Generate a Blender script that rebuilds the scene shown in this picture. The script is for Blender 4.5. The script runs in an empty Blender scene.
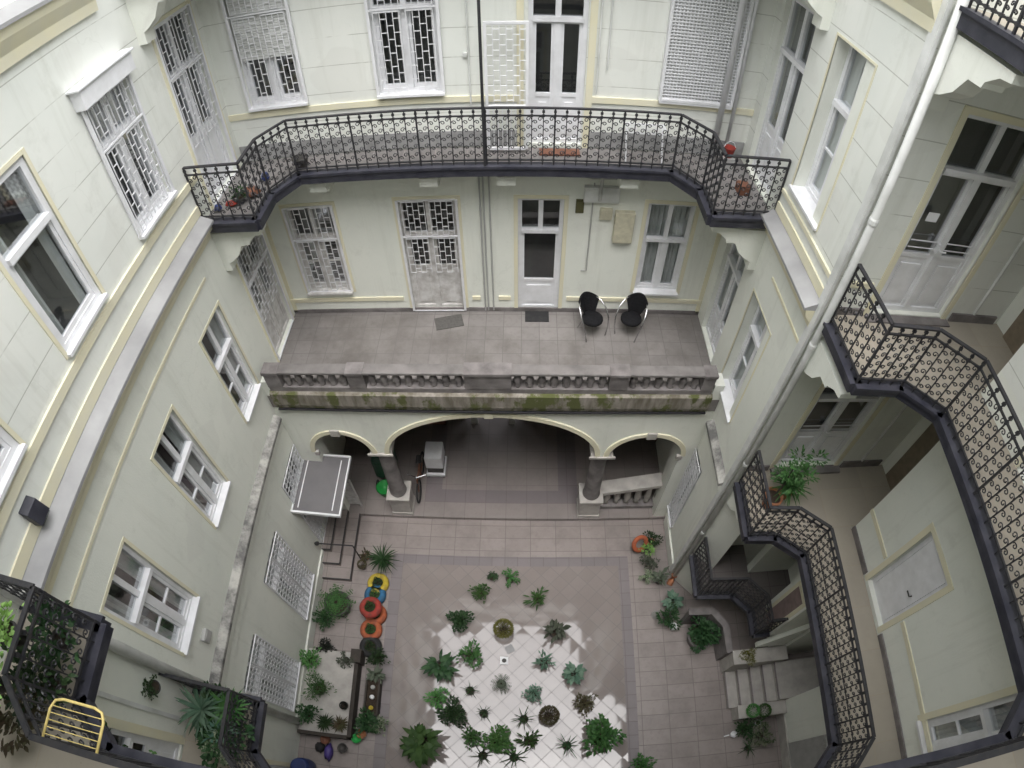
import bpy, bmesh, math, random
from mathutils import Vector, Matrix
random.seed(7)
R = math.radians
SC = bpy.context.scene
COL = SC.collection
rnd = random.random
uni = random.uniform

# ------------------------------------------------------------------ camera, world, sun, exposure
CAM = Vector((0.3534, 0.0, 13.0223))
cam = bpy.data.cameras.new('Camera')
co = bpy.data.objects.new('Camera', cam)
COL.objects.link(co)
rt = Vector((0.99983358, 0.01638045, -0.0080303)); up = Vector((-0.00785799, 0.78395866, 0.62076329)); fw = Vector((-0.01646381, 0.62059689, -0.78395692))
co.matrix_world = Matrix(((rt.x, up.x, -fw.x, CAM.x), (rt.y, up.y, -fw.y, CAM.y), (rt.z, up.z, -fw.z, CAM.z), (0, 0, 0, 1)))
cam.type = 'PANO'
pc = cam if hasattr(cam, 'panorama_type') else cam.cycles
pc.panorama_type = 'FISHEYE_LENS_POLYNOMIAL'
pc.fisheye_fov = R(178)
KS = [0.0, 0.04822086, 2.02663e-05, 3.16727e-06, -3.456694e-07]
for i, k in enumerate(KS):
    setattr(pc, 'fisheye_polynomial_k%d' % i, -k)
cam.sensor_fit = 'AUTO'
cam.sensor_width = 36; cam.sensor_height = 27
cam.clip_start = 0.02; cam.clip_end = 500
SC.camera = co

SUN_EL, SUN_AZ = 74, 170
world = bpy.data.worlds.new('World'); SC.world = world
world.use_nodes = True
wn = world.node_tree.nodes; wl = world.node_tree.links
for n in list(wn): wn.remove(n)
sky = wn.new('ShaderNodeTexSky'); sky.sky_type = 'NISHITA'; sky.sun_disc = False
sky.sun_elevation = R(SUN_EL); sky.sun_rotation = R(SUN_AZ)
sky.air_density = 1.0; sky.dust_density = 4.0; sky.ozone_density = 1.0
hs = wn.new('ShaderNodeHueSaturation'); hs.inputs['Saturation'].default_value = 0.22
bg = wn.new('ShaderNodeBackground'); bg.inputs['Strength'].default_value = 0.15
wo = wn.new('ShaderNodeOutputWorld')
wl.new(sky.outputs[0], hs.inputs['Color']); wl.new(hs.outputs[0], bg.inputs['Color']); wl.new(bg.outputs[0], wo.inputs['Surface'])
sun = bpy.data.lights.new('Sun', 'SUN'); sun.energy = 1.5; sun.angle = R(110); sun.color = (1, 0.985, 0.965)
so = bpy.data.objects.new('Sun', sun); COL.objects.link(so)
so.rotation_euler = (R(90 - SUN_EL), 0, R(180 - SUN_AZ)); so.location = (0, 0, 40)
SC.view_settings.view_transform = 'Standard'
SC.view_settings.look = 'None'
SC.view_settings.gamma = 1
SC.view_settings.exposure = 1.92
SC.cycles.max_bounces = 8; SC.cycles.diffuse_bounces = 5; SC.cycles.glossy_bounces = 3
SC.cycles.transparent_max_bounces = 8
SC.cycles.use_denoising = True

# ------------------------------------------------------------------ materials
def lin(c): return (c[0], c[1], c[2], 1)
class NT:
    def __init__(s, name):
        s.m = bpy.data.materials.new(name); s.m.use_nodes = True
        s.n = s.m.node_tree.nodes; s.l = s.m.node_tree.links
        s.b = s.n['Principled BSDF']; s.out = s.n['Material Output']
    def node(s, t, **kw):
        n = s.n.new(t)
        for k, v in kw.items():
            if k.startswith('i_'):
                key = k[2:]; key = int(key) if key.isdigit() else key.replace('_', ' ')
                n.inputs[key].default_value = v
            else: setattr(n, k, v)
        return n
    def link(s, a, b): s.l.new(a, b)
    def math(s, op, a, b=None, c=None):
        n = s.n.new('ShaderNodeMath'); n.operation = op
        for i, v in enumerate((a, b, c)):
            if v is None: continue
            if isinstance(v, (int, float)): n.inputs[i].default_value = v
            else: s.l.new(v, n.inputs[i])
        return n.outputs[0]
    def mix(s, fac, a, b, blend='MIX'):
        n = s.n.new('ShaderNodeMix'); n.data_type = 'RGBA'; n.blend_type = blend
        for i, v in ((0, fac), (6, a), (7, b)):
            if isinstance(v, (int, float)): n.inputs[i].default_value = v
            elif isinstance(v, tuple): n.inputs[i].default_value = lin(v)
            else: s.l.new(v, n.inputs[i])
        return n.outputs[2]
    def pos(s): return s.n.new('ShaderNodeNewGeometry').outputs['Position']
    def obj(s): return s.n.new('ShaderNodeTexCoord').outputs['Object']
    def scale(s, vec, sc, rot=(0, 0, 0)):
        n = s.n.new('ShaderNodeMapping'); n.inputs['Scale'].default_value = sc; n.inputs['Rotation'].default_value = rot
        s.l.new(vec, n.inputs['Vector']); return n.outputs[0]
    def noise(s, vec, sc, detail=4, rough=0.55):
        n = s.n.new('ShaderNodeTexNoise'); n.inputs['Scale'].default_value = sc
        n.inputs['Detail'].default_value = detail; n.inputs['Roughness'].default_value = rough
        s.l.new(vec, n.inputs['Vector']); return n.outputs[0]
    def ramp(s, f, a, b):
        n = s.n.new('ShaderNodeMapRange'); n.inputs[1].default_value = a; n.inputs[2].default_value = b
        n.clamp = True; s.l.new(f, n.inputs[0]); return n.outputs[0]
    def bump(s, h, strength=0.3, dist=0.02):
        n = s.n.new('ShaderNodeBump'); n.inputs['Strength'].default_value = strength; n.inputs['Distance'].default_value = dist
        s.l.new(h, n.inputs['Height']); s.l.new(n.outputs[0], s.b.inputs['Normal'])

def simple(name, c, c2=None, sc=6, rough=0.6, metal=0, bump=0.0, lo=0.35, hi=0.7, spec=0.5, coords='pos'):
    t = NT(name)
    v = t.pos() if coords == 'pos' else t.obj()
    f = t.noise(v, sc)
    c2 = c2 or tuple(x * 0.8 for x in c)
    t.link(t.mix(t.ramp(f, lo, hi), c, c2), t.b.inputs['Base Color'])
    t.b.inputs['Roughness'].default_value = rough; t.b.inputs['Metallic'].default_value = metal
    t.b.inputs['Specular IOR Level'].default_value = spec
    if bump: t.bump(t.noise(v, sc * 6), bump, 0.01)
    return t.m

def plaster(name, base, grooves=False):
    t = NT(name); p = t.pos()
    big = t.noise(p, 0.6, 5, 0.6)
    c = t.mix(t.ramp(big, 0.3, 0.75), base, tuple(x * y for x, y in zip(base, (0.88, 0.9, 0.9))))
    streak = t.noise(t.scale(p, (5, 5, 0.35)), 1.0, 5, 0.65)
    c = t.mix(t.math('MULTIPLY', t.ramp(streak, 0.54, 0.80), 0.32), c, (0.44, 0.45, 0.38))
    blot = t.noise(p, 2.6, 7, 0.7)
    c = t.mix(t.math('MULTIPLY', t.ramp(blot, 0.56, 0.80), 0.32), c, (0.40, 0.41, 0.36))
    vo = t.n.new('ShaderNodeTexVoronoi'); vo.feature = 'DISTANCE_TO_EDGE'; vo.inputs['Scale'].default_value = 0.55
    ds = t.n.new('ShaderNodeVectorMath'); ds.operation = 'MULTIPLY_ADD'
    nz = t.n.new('ShaderNodeTexNoise'); nz.inputs['Scale'].default_value = 2.2; nz.inputs['Detail'].default_value = 6; t.link(p, nz.inputs['Vector'])
    t.link(nz.outputs['Color'], ds.inputs[0]); ds.inputs[1].default_value = (0.9, 0.9, 0.9); t.link(p, ds.inputs[2]); t.link(ds.outputs[0], vo.inputs['Vector'])
    ck = t.math('MULTIPLY', t.math('LESS_THAN', vo.outputs['Distance'], 0.006), t.ramp(t.noise(p, 0.8, 3), 0.50, 0.56))
    c = t.mix(t.math('MULTIPLY', ck, 0.06), c, (0.25, 0.25, 0.21))
    pt = t.ramp(t.noise(p, 0.9, 2, 0.4), 0.60, 0.615)
    c = t.mix(t.math('MULTIPLY', pt, 0.22), c, (0.62, 0.62, 0.58))
    fine = t.noise(p, 45, 3)
    h = fine
    if grooves:
        sx = t.n.new('ShaderNodeSeparateXYZ'); t.link(p, sx.inputs[0])
        fr = t.math('FRACT', t.math('DIVIDE', t.math('SUBTRACT', sx.outputs[2], 8.93), 0.455))
        d = t.math('ABSOLUTE', t.math('SUBTRACT', fr, 0.5))
        line = t.math('LESS_THAN', d, 0.013)
        brk = t.ramp(t.noise(p, 1.1, 4, 0.7), 0.40, 0.52)
        up_ = t.math('GREATER_THAN', sx.outputs[2], 9.0)
        line = t.math('MULTIPLY', t.math('MULTIPLY', line, brk), up_)
        c = t.mix(t.math('MULTIPLY', line, 0.55), c, (0.25, 0.25, 0.21))
        h = t.math('SUBTRACT', t.math('MULTIPLY', fine, 0.25), line)
    t.link(c, t.b.inputs['Base Color'])
    t.b.inputs['Roughness'].default_value = 0.85
    t.bump(h, 0.35, 0.006)
    return t.m

WALL = (0.79, 0.80, 0.735)
M = {}
M['wall'] = plaster('plaster', WALL)
M['wallg'] = plaster('plaster_banded', (0.78, 0.79, 0.745), True)
M['white'] = simple('white_paint', (0.76, 0.765, 0.79), (0.66, 0.665, 0.68), 5, 0.45)
M['oldwhite'] = simple('worn_white_paint', (0.66, 0.65, 0.64), (0.45, 0.43, 0.41), 7, 0.6, bump=0.1)
M['yellow'] = simple('yellow_trim', (0.72, 0.68, 0.50), (0.68, 0.655, 0.52), 3, 0.8)
M['flash'] = simple('lead_flashing', (0.33, 0.33, 0.335), (0.23, 0.23, 0.235), 1.6, 0.55, bump=0.15)
M['iron'] = simple('black_iron', (0.018, 0.019, 0.024), (0.035, 0.033, 0.034), 20, 0.5)
M['fascia'] = simple('navy_fascia', (0.018, 0.019, 0.030), (0.045, 0.045, 0.058), 5, 0.5, bump=0.1)
M['pipe'] = simple('pipe_paint', (0.70, 0.71, 0.70), (0.52, 0.53, 0.51), 3, 0.5)
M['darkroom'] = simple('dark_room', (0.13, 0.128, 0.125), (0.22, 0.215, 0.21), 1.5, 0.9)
M['curtain'] = simple('net_curtain', (0.72, 0.73, 0.71), (0.60, 0.61, 0.59), 4, 0.9)
M['stone'] = simple('grey_stone', (0.22, 0.203, 0.20), (0.11, 0.10, 0.098), 3.5, 0.8, bump=0.3)
M['railstone'] = simple('rail_stone', (0.20, 0.187, 0.182), (0.12, 0.112, 0.108), 3.0, 0.85, bump=0.3)
M['palestone'] = simple('pale_stone', (0.46, 0.44, 0.41), (0.34, 0.32, 0.30), 4, 0.8, bump=0.2)
M['greyskirt'] = simple('grey_skirting', (0.36, 0.36, 0.36), (0.24, 0.24, 0.24), 4, 0.85)
M['chrome'] = simple('chrome', (0.7, 0.7, 0.72), (0.6, 0.6, 0.62), 5, 0.2, 1.0)
M['blackcloth'] = simple('black_cloth', (0.010, 0.010, 0.011), (0.016, 0.016, 0.018), 30, 0.9, spec=0.1)
M['rubber'] = simple('dark_rubber', (0.016, 0.016, 0.018), (0.028, 0.028, 0.028), 12, 0.8)
M['greymat'] = simple('grey_mat', (0.10, 0.095, 0.09), (0.07, 0.067, 0.063), 25, 0.95)
M['terracotta'] = simple('terracotta', (0.42, 0.17, 0.08), (0.30, 0.13, 0.07), 8, 0.8)
M['darkpot'] = simple('dark_pot', (0.035, 0.033, 0.033), (0.06, 0.055, 0.05), 9, 0.6)
M['soil'] = simple('soil', (0.05, 0.035, 0.024), (0.025, 0.018, 0.013), 25, 1.0, bump=0.5)
M['wood'] = simple('brown_wood', (0.20, 0.085, 0.05), (0.12, 0.05, 0.03), 9, 0.7)
M['darkwood'] = simple('dark_wood', (0.05, 0.04, 0.033), (0.03, 0.025, 0.02), 9, 0.8)
M['grey'] = simple('grey_plastic', (0.42, 0.42, 0.41), (0.34, 0.34, 0.33), 5, 0.5)

def flat(name, c, rough=0.5): 
    return simple(name, c, tuple(x * 0.75 for x in c), 9, rough)
M['red'] = simple('red_paint', (0.36, 0.035, 0.025), (0.16, 0.04, 0.03), 9, 0.8, bump=.3, coords='obj'); M['orange'] = simple('orange_paint', (0.42, 0.10, 0.035), (0.22, 0.07, 0.04), 9, 0.8, bump=.3, coords='obj')
M['yellowp'] = simple('yellow_paint', (0.52, 0.40, 0.03), (0.30, 0.22, 0.05), 9, 0.8, bump=.3, coords='obj'); M['blue'] = simple('blue_paint', (0.025, 0.14, 0.28), (0.03, 0.07, 0.12), 9, 0.8, bump=.3, coords='obj')
M['purple'] = flat('purple_plastic', (0.07, 0.045, 0.22)); M['green'] = flat('green_plastic', (0.02, 0.32, 0.06))
M['darkgreen'] = flat('dark_green_cover', (0.015, 0.06, 0.035)); M['cream'] = flat('cream_box', (0.58, 0.55, 0.42))
M['alcdoor'] = flat('dull_brown_door', (0.22, 0.18, 0.13)); M['pinkdoor'] = flat('pinkish_door', (0.27, 0.20, 0.19)); M['rackyellow'] = flat('yellow_enamel', (0.75, 0.60, 0.22)); M['bluebag'] = flat('blue_bag', (0.025, 0.045, 0.16))
M['olive'] = simple('olive_glass', (0.12, 0.115, 0.055), (0.09, 0.09, 0.05), 3, 0.15)

def glass(name='window_glass', tint=(0.72, 0.75, 0.76), refl=0.10):
    t = NT(name)
    tr = t.node('ShaderNodeBsdfTransparent'); tr.inputs[0].default_value = lin(tint)
    gl = t.node('ShaderNodeBsdfGlossy'); gl.inputs['Roughness'].default_value = 0.03
    gl.inputs[0].default_value = (0.9, 0.92, 0.94, 1)
    fr = t.node('ShaderNodeFresnel'); fr.inputs[0].default_value = 1.5
    f = t.math('MINIMUM', t.math('ADD', t.math('MULTIPLY', fr.outputs[0], 1.1), refl * 0.7), 0.34)
    mx = t.node('ShaderNodeMixShader'); t.link(f, mx.inputs[0]); t.link(tr.outputs[0], mx.inputs[1]); t.link(gl.outputs[0], mx.inputs[2])
    t.link(mx.outputs[0], t.out.inputs[0])
    return t.m
M['glass'] = glass()
M['smoke'] = simple('smoky_sheet', (0.16, 0.155, 0.16), (0.13, 0.125, 0.13), 2, 0.3)
M['hallwall'] = simple('passage_brown_shade', (0.16, 0.12, 0.10), (0.11, 0.085, 0.075), 1.2, 0.8)  # brown wall colour darkened to carry the shade of the deep passage

def moss():
    t = NT('mossy_stone'); p = t.pos()
    a = t.noise(t.scale(p, (1, 1, 0.5)), 3.2, 6, 0.65); b = t.noise(t.scale(p, (3, 3, 0.6)), 2.5, 5)
    c = t.mix(t.ramp(b, 0.35, 0.65), (0.29, 0.265, 0.235), (0.13, 0.115, 0.085))
    c = t.mix(t.ramp(a, 0.50, 0.58), c, (0.085, 0.095, 0.03))
    t.link(c, t.b.inputs['Base Color']); t.b.inputs['Roughness'].default_value = 0.9
    t.bump(t.noise(p, 20), 0.4, 0.02); return t.m
M['moss'] = moss()

def dirty_ledge():
    t = NT('dirty_ledge'); p = t.pos()
    a = t.noise(t.scale(p, (1, 1.0, 0.7)), 2.2, 7, 0.7)
    c = t.mix(t.ramp(a, 0.38, 0.60), (0.46, 0.45, 0.42), (0.12, 0.118, 0.115))
    t.link(c, t.b.inputs['Base Color']); t.b.inputs['Roughness'].default_value = 0.85
    t.bump(t.noise(p, 15), 0.3, 0.01); return t.m
M['dirtyledge'] = dirty_ledge()

def tiles(name, c1, c2, grout, size, rot=0, rough=0.35, tilt=0.0, dirt=0.4, dirtc=(0.12, 0.105, 0.1), grw=0.012, spec=0.5, rn=0.12):
    t = NT(name); p = t.pos()
    v = t.scale(p, (1 / size[0], 1 / size[1], 1), (0, 0, 0))
    if rot:
        n = t.node('ShaderNodeVectorRotate', rotation_type='Z_AXIS'); n.inputs['Angle'].default_value = rot
        t.link(p, n.inputs['Vector']); v = t.scale(n.outputs[0], (1 / size[0], 1 / size[1], 1))
    s = t.n.new('ShaderNodeSeparateXYZ'); t.link(v, s.inputs[0])
    fx = t.math('FRACT', s.outputs[0]); fy = t.math('FRACT', s.outputs[1])
    ex = t.math('ABSOLUTE', t.math('SUBTRACT', fx, 0.5)); ey = t.math('ABSOLUTE', t.math('SUBTRACT', fy, 0.5))
    gx = t.math('GREATER_THAN', ex, 0.5 - grw / size[0] / 2); gy = t.math('GREATER_THAN', ey, 0.5 - grw / size[1] / 2)
    g = t.math('MAXIMUM', gx, gy)
    cell = t.n.new('ShaderNodeCombineXYZ'); t.link(t.math('FLOOR', s.outputs[0]), cell.inputs[0]); t.link(t.math('FLOOR', s.outputs[1]), cell.inputs[1])
    wnz = t.n.new('ShaderNodeTexWhiteNoise'); wnz.noise_dimensions = '3D'; t.link(cell.outputs[0], wnz.inputs[0])
    c = t.mix(wnz.outputs['Value'], c1, c2)
    d = t.noise(p, 0.9, 7, 0.65)
    c = t.mix(t.math('MULTIPLY', t.ramp(d, 0.45, 0.75), dirt), c, dirtc)
    c = t.mix(t.math('MULTIPLY', t.ramp(t.noise(p, 9, 5, 0.7), 0.5, 0.8), dirt * 0.5), c, dirtc)
    c = t.mix(g, c, grout)
    t.link(c, t.b.inputs['Base Color'])
    r = t.math('ADD', t.math('MULTIPLY', g, 0.4), t.math('ADD', t.math('MULTIPLY', d, rn), rough - rn / 2))
    t.link(r, t.b.inputs['Roughness'])
    t.b.inputs['Specular IOR Level'].default_value = spec
    if tilt:
        geo = t.n.new('ShaderNodeNewGeometry')
        a = t.n.new('ShaderNodeVectorMath'); a.operation = 'SUBTRACT'; t.link(wnz.outputs['Color'], a.inputs[0]); a.inputs[1].default_value = (0.5, 0.5, 0.5)
        b = t.n.new('ShaderNodeVectorMath'); b.operation = 'SCALE'; t.link(a.outputs[0], b.inputs[0]); b.inputs['Scale'].default_value = tilt
        e = t.n.new('ShaderNodeVectorMath'); e.operation = 'ADD'; t.link(b.outputs[0], e.inputs[0]); t.link(geo.outputs['Normal'], e.inputs[1])
        nn = t.n.new('ShaderNodeVectorMath'); nn.operation = 'NORMALIZE'; t.link(e.outputs[0], nn.inputs[0])
        t.link(nn.outputs[0], t.b.inputs['Normal'])
    else:
        t.bump(t.math('SUBTRACT', t.math('MULTIPLY', t.noise(p, 30), 0.2), g), 0.3, 0.006)
    return t.m
M['court'] = tiles('court_tiles', (0.285, 0.247, 0.233), (0.25, 0.217, 0.205), (0.165, 0.145, 0.136), (0.60, 0.33), rough=0.4, spec=0.5, dirt=0.65)
M['band'] = tiles('court_band', (0.20, 0.175, 0.18), (0.17, 0.15, 0.155), (0.14, 0.12, 0.12), (0.3, 0.3), rough=0.45)
M['diag'] = tiles('court_diagonal_tiles', (0.265, 0.232, 0.22), (0.245, 0.214, 0.202), (0.15, 0.132, 0.125), (0.30, 0.30), rot=R(45), grw=.012, rough=0.04, tilt=0.028, spec=0.7, dirt=0.12, rn=0.0)
M['diag'].node_tree.nodes['Principled BSDF'].inputs['IOR'].default_value = 1.5
M['hall'] = tiles('hall_floor', (0.25, 0.22, 0.21), (0.23, 0.205, 0.195), (0.19, 0.165, 0.16), (0.5, 0.5), rough=0.4)
M['hallband'] = tiles('hall_band', (0.19, 0.165, 0.17), (0.17, 0.15, 0.155), (0.14, 0.12, 0.12), (0.5, 0.5), rough=0.4)
M['terrace'] = tiles('terrace_tiles', (0.215, 0.20, 0.192), (0.185, 0.172, 0.166), (0.14, 0.13, 0.125), (0.34, 0.34), rough=0.75, dirt=0.9, dirtc=(0.095, 0.085, 0.076))
M['galfloor'] = tiles('gallery_floor', (0.37, 0.335, 0.275), (0.33, 0.30, 0.25), (0.36, 0.31, 0.24), (0.9, 0.7), rough=0.8, dirt=0.5, dirtc=(0.27, 0.245, 0.21), grw=0.008)
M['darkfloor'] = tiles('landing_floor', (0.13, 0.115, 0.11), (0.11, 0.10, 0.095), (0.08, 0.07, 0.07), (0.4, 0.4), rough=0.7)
M['balfloor'] = tiles('balcony_floor', (0.21, 0.20, 0.195), (0.18, 0.172, 0.168), (0.26, 0.23, 0.225), (0.5, 0.5), rough=0.8, dirt=0.4)

def leafmat(name, a, b, rough=0.5):
    t = NT(name)
    g = t.n.new('ShaderNodeNewGeometry'); oi = t.n.new('ShaderNodeObjectInfo')
    c = t.mix(g.outputs['Random Per Island'], a, b)
    h = t.n.new('ShaderNodeHueSaturation'); t.link(c, h.inputs['Color'])
    t.link(t.math('ADD', t.math('MULTIPLY', oi.outputs['Random'], 0.04), 0.48), h.inputs['Hue'])
    t.link(t.math('ADD', t.math('MULTIPLY', oi.outputs['Random'], 0.5), 0.5), h.inputs['Value'])
    t.link(h.outputs[0], t.b.inputs['Base Color'])
    t.b.inputs['Roughness'].default_value = rough
    t.b.inputs['Specular IOR Level'].default_value = 0.15
    return t.m
M['leaf_dark'] = leafmat('leaf_dark', (0.018, 0.05, 0.018), (0.05, 0.10, 0.04))
M['leaf_mid'] = leafmat('leaf_mid', (0.04, 0.10, 0.03), (0.08, 0.17, 0.05))
M['leaf_bright'] = leafmat('leaf_bright', (0.06, 0.20, 0.05), (0.13, 0.30, 0.09))
M['leaf_grey'] = leafmat('leaf_grey', (0.07, 0.09, 0.06), (0.13, 0.15, 0.11))
M['leaf_olive'] = leafmat('leaf_olive', (0.12, 0.12, 0.03), (0.20, 0.19, 0.06))
M['leaf_vari'] = leafmat('leaf_variegated', (0.05, 0.11, 0.04), (0.36, 0.40, 0.28))
M['leaf_lime'] = leafmat('leaf_lime', (0.16, 0.34, 0.06), (0.30, 0.50, 0.16))
M['leaf_brown'] = leafmat('leaf_brown', (0.07, 0.05, 0.03), (0.10, 0.10, 0.05))
M['leaf_blue'] = leafmat('leaf_blue_green', (0.07, 0.15, 0.10), (0.18, 0.28, 0.20))
M['leaf_black'] = leafmat('leaf_black', (0.012, 0.014, 0.012), (0.025, 0.03, 0.022))

# ------------------------------------------------------------------ mesh helpers
WP = {}
def ident(u, w, z): return (u, w, z)
class MB:
    def __init__(s): s.v = []; s.f = []; s.m = []
    def add(s, vs, fs, m=0):
        o = len(s.v); s.v += [tuple(v) for v in vs]
        for f in fs: s.f.append([i + o for i in f]); s.m.append(m)
    def box(s, u0, u1, w0, w1, z0, z1, m=0, F=ident):
        P = [F(u, w, z) for z in (z0, z1) for w in (w0, w1) for u in (u0, u1)]
        s.add(P, [(0, 1, 3, 2), (4, 6, 7, 5), (0, 4, 5, 1), (2, 3, 7, 6), (0, 2, 6, 4), (1, 5, 7, 3)], m)
    def quad(s, a, b, c, d, m=0): s.add([a, b, c, d], [(0, 1, 2, 3)], m)
    def tube(s, pts, r, n=6, m=0, closed=False, cap=True, r2=None):
        pts = [Vector(p) for p in pts]; k = len(pts); rings = []
        for i, p in enumerate(pts):
            a = pts[i - 1] if (i > 0 or closed) else p; b = pts[(i + 1) % k] if (i < k - 1 or closed) else p
            t = (b - a).normalized() if (b - a).length > 1e-9 else Vector((0, 0, 1))
            ref = Vector((0, 0, 1)) if abs(t.z) < 0.9 else Vector((1, 0, 0))
            x = t.cross(ref).normalized(); y = x.cross(t)
            rr = r if r2 is None else r + (r2 - r) * i / max(1, k - 1)
            rings.append([p + x * (rr * math.cos(q)) + y * (rr * math.sin(q)) for q in [2 * math.pi * j / n + math.pi / n for j in range(n)]])
        vs = [v for ring in rings for v in ring]; fs = []
        for i in range(k if closed else k - 1):
            for j in range(n):
                fs.append((i * n + j, i * n + (j + 1) % n, ((i + 1) % k) * n + (j + 1) % n, ((i + 1) % k) * n + j))
        if cap and not closed:
            fs.append(tuple(range(n))[::-1]); fs.append(tuple((k - 1) * n + j for j in range(n)))
        s.add(vs, fs, m)
    def lathe(s, c, prof, n=16, m=0, capb=True, capt=True):
        vs = []; fs = []
        for r, z in prof:
            for j in range(n):
                a = 2 * math.pi * j / n; vs.append((c[0] + r * math.cos(a), c[1] + r * math.sin(a), c[2] + z))
        k = len(prof)
        for i in range(k - 1):
            for j in range(n): fs.append((i * n + j, i * n + (j + 1) % n, (i + 1) * n + (j + 1) % n, (i + 1) * n + j))
        if capb: fs.append(tuple(range(n))[::-1])
        if capt: fs.append(tuple((k - 1) * n + j for j in range(n)))
        s.add(vs, fs, m)
    def torus(s, c, R_, r, n=24, k=10, m=0, zs=1.0):
        s.tube([(c[0] + R_ * math.cos(2 * math.pi * i / n), c[1] + R_ * math.sin(2 * math.pi * i / n), c[2]) for i in range(n)], r, k, m, closed=True)
    def prism(s, poly, z0, z1, m=0, mtop=None):
        n = len(poly)
        s.add([(x, y, z0) for x, y in poly] + [(x, y, z1) for x, y in poly],
              [tuple(range(n))[::-1]] + [(i, (i + 1) % n, n + (i + 1) % n, n + i) for i in range(n)], m)
        s.add([(x, y, z1) for x, y in poly], [tuple(range(n))], m if mtop is None else mtop)
    def extrude(s, pts, F, w0, w1, m=0):
        n = len(pts)
        s.add([F(u, w0, z) for u, z in pts] + [F(u, w1, z) for u, z in pts],
              [tuple(range(n))[::-1], tuple(range(n, 2 * n))] + [(i, (i + 1) % n, n + (i + 1) % n, n + i) for i in range(n)], m)
    def build(s, name, mats, parent=None, loc=None, smooth=False, bevel=0, local=False):
        me = bpy.data.meshes.new(name)
        base = WP[parent.name] if parent else Vector(loc if loc else (0, 0, 0))
        o_ = (0, 0, 0) if local else base
        me.from_pydata([(v[0] - o_[0], v[1] - o_[1], v[2] - o_[2]) for v in s.v], [], s.f)
        if not isinstance(mats, (list, tuple)): mats = [mats]
        for q in mats: me.materials.append(q)
        me.polygons.foreach_set('material_index', s.m)
        bm = bmesh.new(); bm.from_mesh(me)
        big = [f for f in bm.faces if len(f.verts) > 4]
        if big: bmesh.ops.triangulate(bm, faces=big)
        bmesh.ops.recalc_face_normals(bm, faces=bm.faces)
        bm.to_mesh(me); bm.free()
        if smooth: me.polygons.foreach_set('use_smooth', [True] * len(me.polygons))
        o = bpy.data.objects.new(name, me); COL.objects.link(o)
        if parent: o.parent = parent
        else: o.location = base
        WP[o.name] = Vector(base)
        if bevel:
            md = o.modifiers.new('Bevel', 'BEVEL'); md.width = bevel; md.segments = 2; md.limit_method = 'ANGLE'
        return o
def tag(o, label=None, cat=None, group=None, kind=None):
    if label: o['label'] = label
    if cat: o['category'] = cat
    if group: o['group'] = group
    if kind: o['kind'] = kind
    return o
def thing(name, label, cat, loc, group=None):
    o = bpy.data.objects.new(name, None); COL.objects.link(o); o.location = loc; o.empty_display_size = 0.1
    WP[o.name] = Vector(loc)
    return tag(o, label, cat, group)
def copy_tree(o, loc, rz=None, label=None, scale=None):
    c = o.copy(); COL.objects.link(c); c.location = loc
    if rz is not None: c.rotation_euler = (0, 0, rz)
    if scale: c.scale = (scale,) * 3 if isinstance(scale, (int, float)) else scale
    if label: c['label'] = label
    def rec(a, b):
        for ch in list(a.children):
            d = ch.copy(); COL.objects.link(d); d.parent = b; rec(ch, d)
    rec(o, c); return c

XL, XR, YB, YR, XE, XA = -4.34, 3.91, 8.26, 4.66, 5.85, 6.9
TOP = 17.6
L1, L2, L3 = 4.9, 8.5, 12.3
FL = lambda u, w, z: (XL + w, u, z)
FR = lambda u, w, z: (XR - w, u, z)
FB = lambda u, w, z: (u, YB - w, z)
FT = lambda u, w, z: (u, YR - .01 - w, z)
FE = lambda u, w, z: (XE - w, u, z)
FN = lambda u, w, z: (u, -1.7 + w, z)

# ------------------------------------------------------------------ walls with openings
def wall(name, F, u0, u1, z0, z1, ops, label, split=None, depth=1.0, reveal=0.2, loc=None):
    b = MB()
    us = sorted({u0, u1} | {o[0] for o in ops} | {o[1] for o in ops})
    zs = sorted({z0, z1} | {o[2] for o in ops} | {o[3] for o in ops} | ({split} if split else set()))
    for i in range(len(us) - 1):
        for j in range(len(zs) - 1):
            cu, cz = (us[i] + us[i + 1]) / 2, (zs[j] + zs[j + 1]) / 2
            if any(o[0] < cu < o[1] and o[2] < cz < o[3] for o in ops): continue
            b.quad(F(us[i], 0, zs[j]), F(us[i + 1], 0, zs[j]), F(us[i + 1], 0, zs[j + 1]), F(us[i], 0, zs[j + 1]), 1 if split and cz > split else 0)
    for o in ops:
        a, c, d, e = o[:4]
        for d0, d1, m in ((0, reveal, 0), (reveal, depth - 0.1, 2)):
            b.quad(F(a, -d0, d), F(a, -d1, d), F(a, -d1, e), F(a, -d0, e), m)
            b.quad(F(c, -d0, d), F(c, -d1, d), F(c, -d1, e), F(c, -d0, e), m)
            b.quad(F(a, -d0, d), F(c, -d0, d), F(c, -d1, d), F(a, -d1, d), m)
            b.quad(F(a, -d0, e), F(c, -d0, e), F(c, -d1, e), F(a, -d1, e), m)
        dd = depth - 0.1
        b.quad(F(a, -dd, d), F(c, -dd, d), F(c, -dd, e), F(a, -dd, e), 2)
    # back and ends
    D = depth
    b.quad(F(u0, -D, z0), F(u1, -D, z0), F(u1, -D, z1), F(u0, -D, z1))
    b.quad(F(u0, 0, z0), F(u0, -D, z0), F(u0, -D, z1), F(u0, 0, z1)); b.quad(F(u1, 0, z0), F(u1, -D, z0), F(u1, -D, z1), F(u1, 0, z1))
    b.quad(F(u0, 0, z1), F(u1, 0, z1), F(u1, -D, z1), F(u0, -D, z1))
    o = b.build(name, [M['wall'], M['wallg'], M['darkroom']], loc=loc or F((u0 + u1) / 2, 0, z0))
    return tag(o, label, 'wall')

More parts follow.
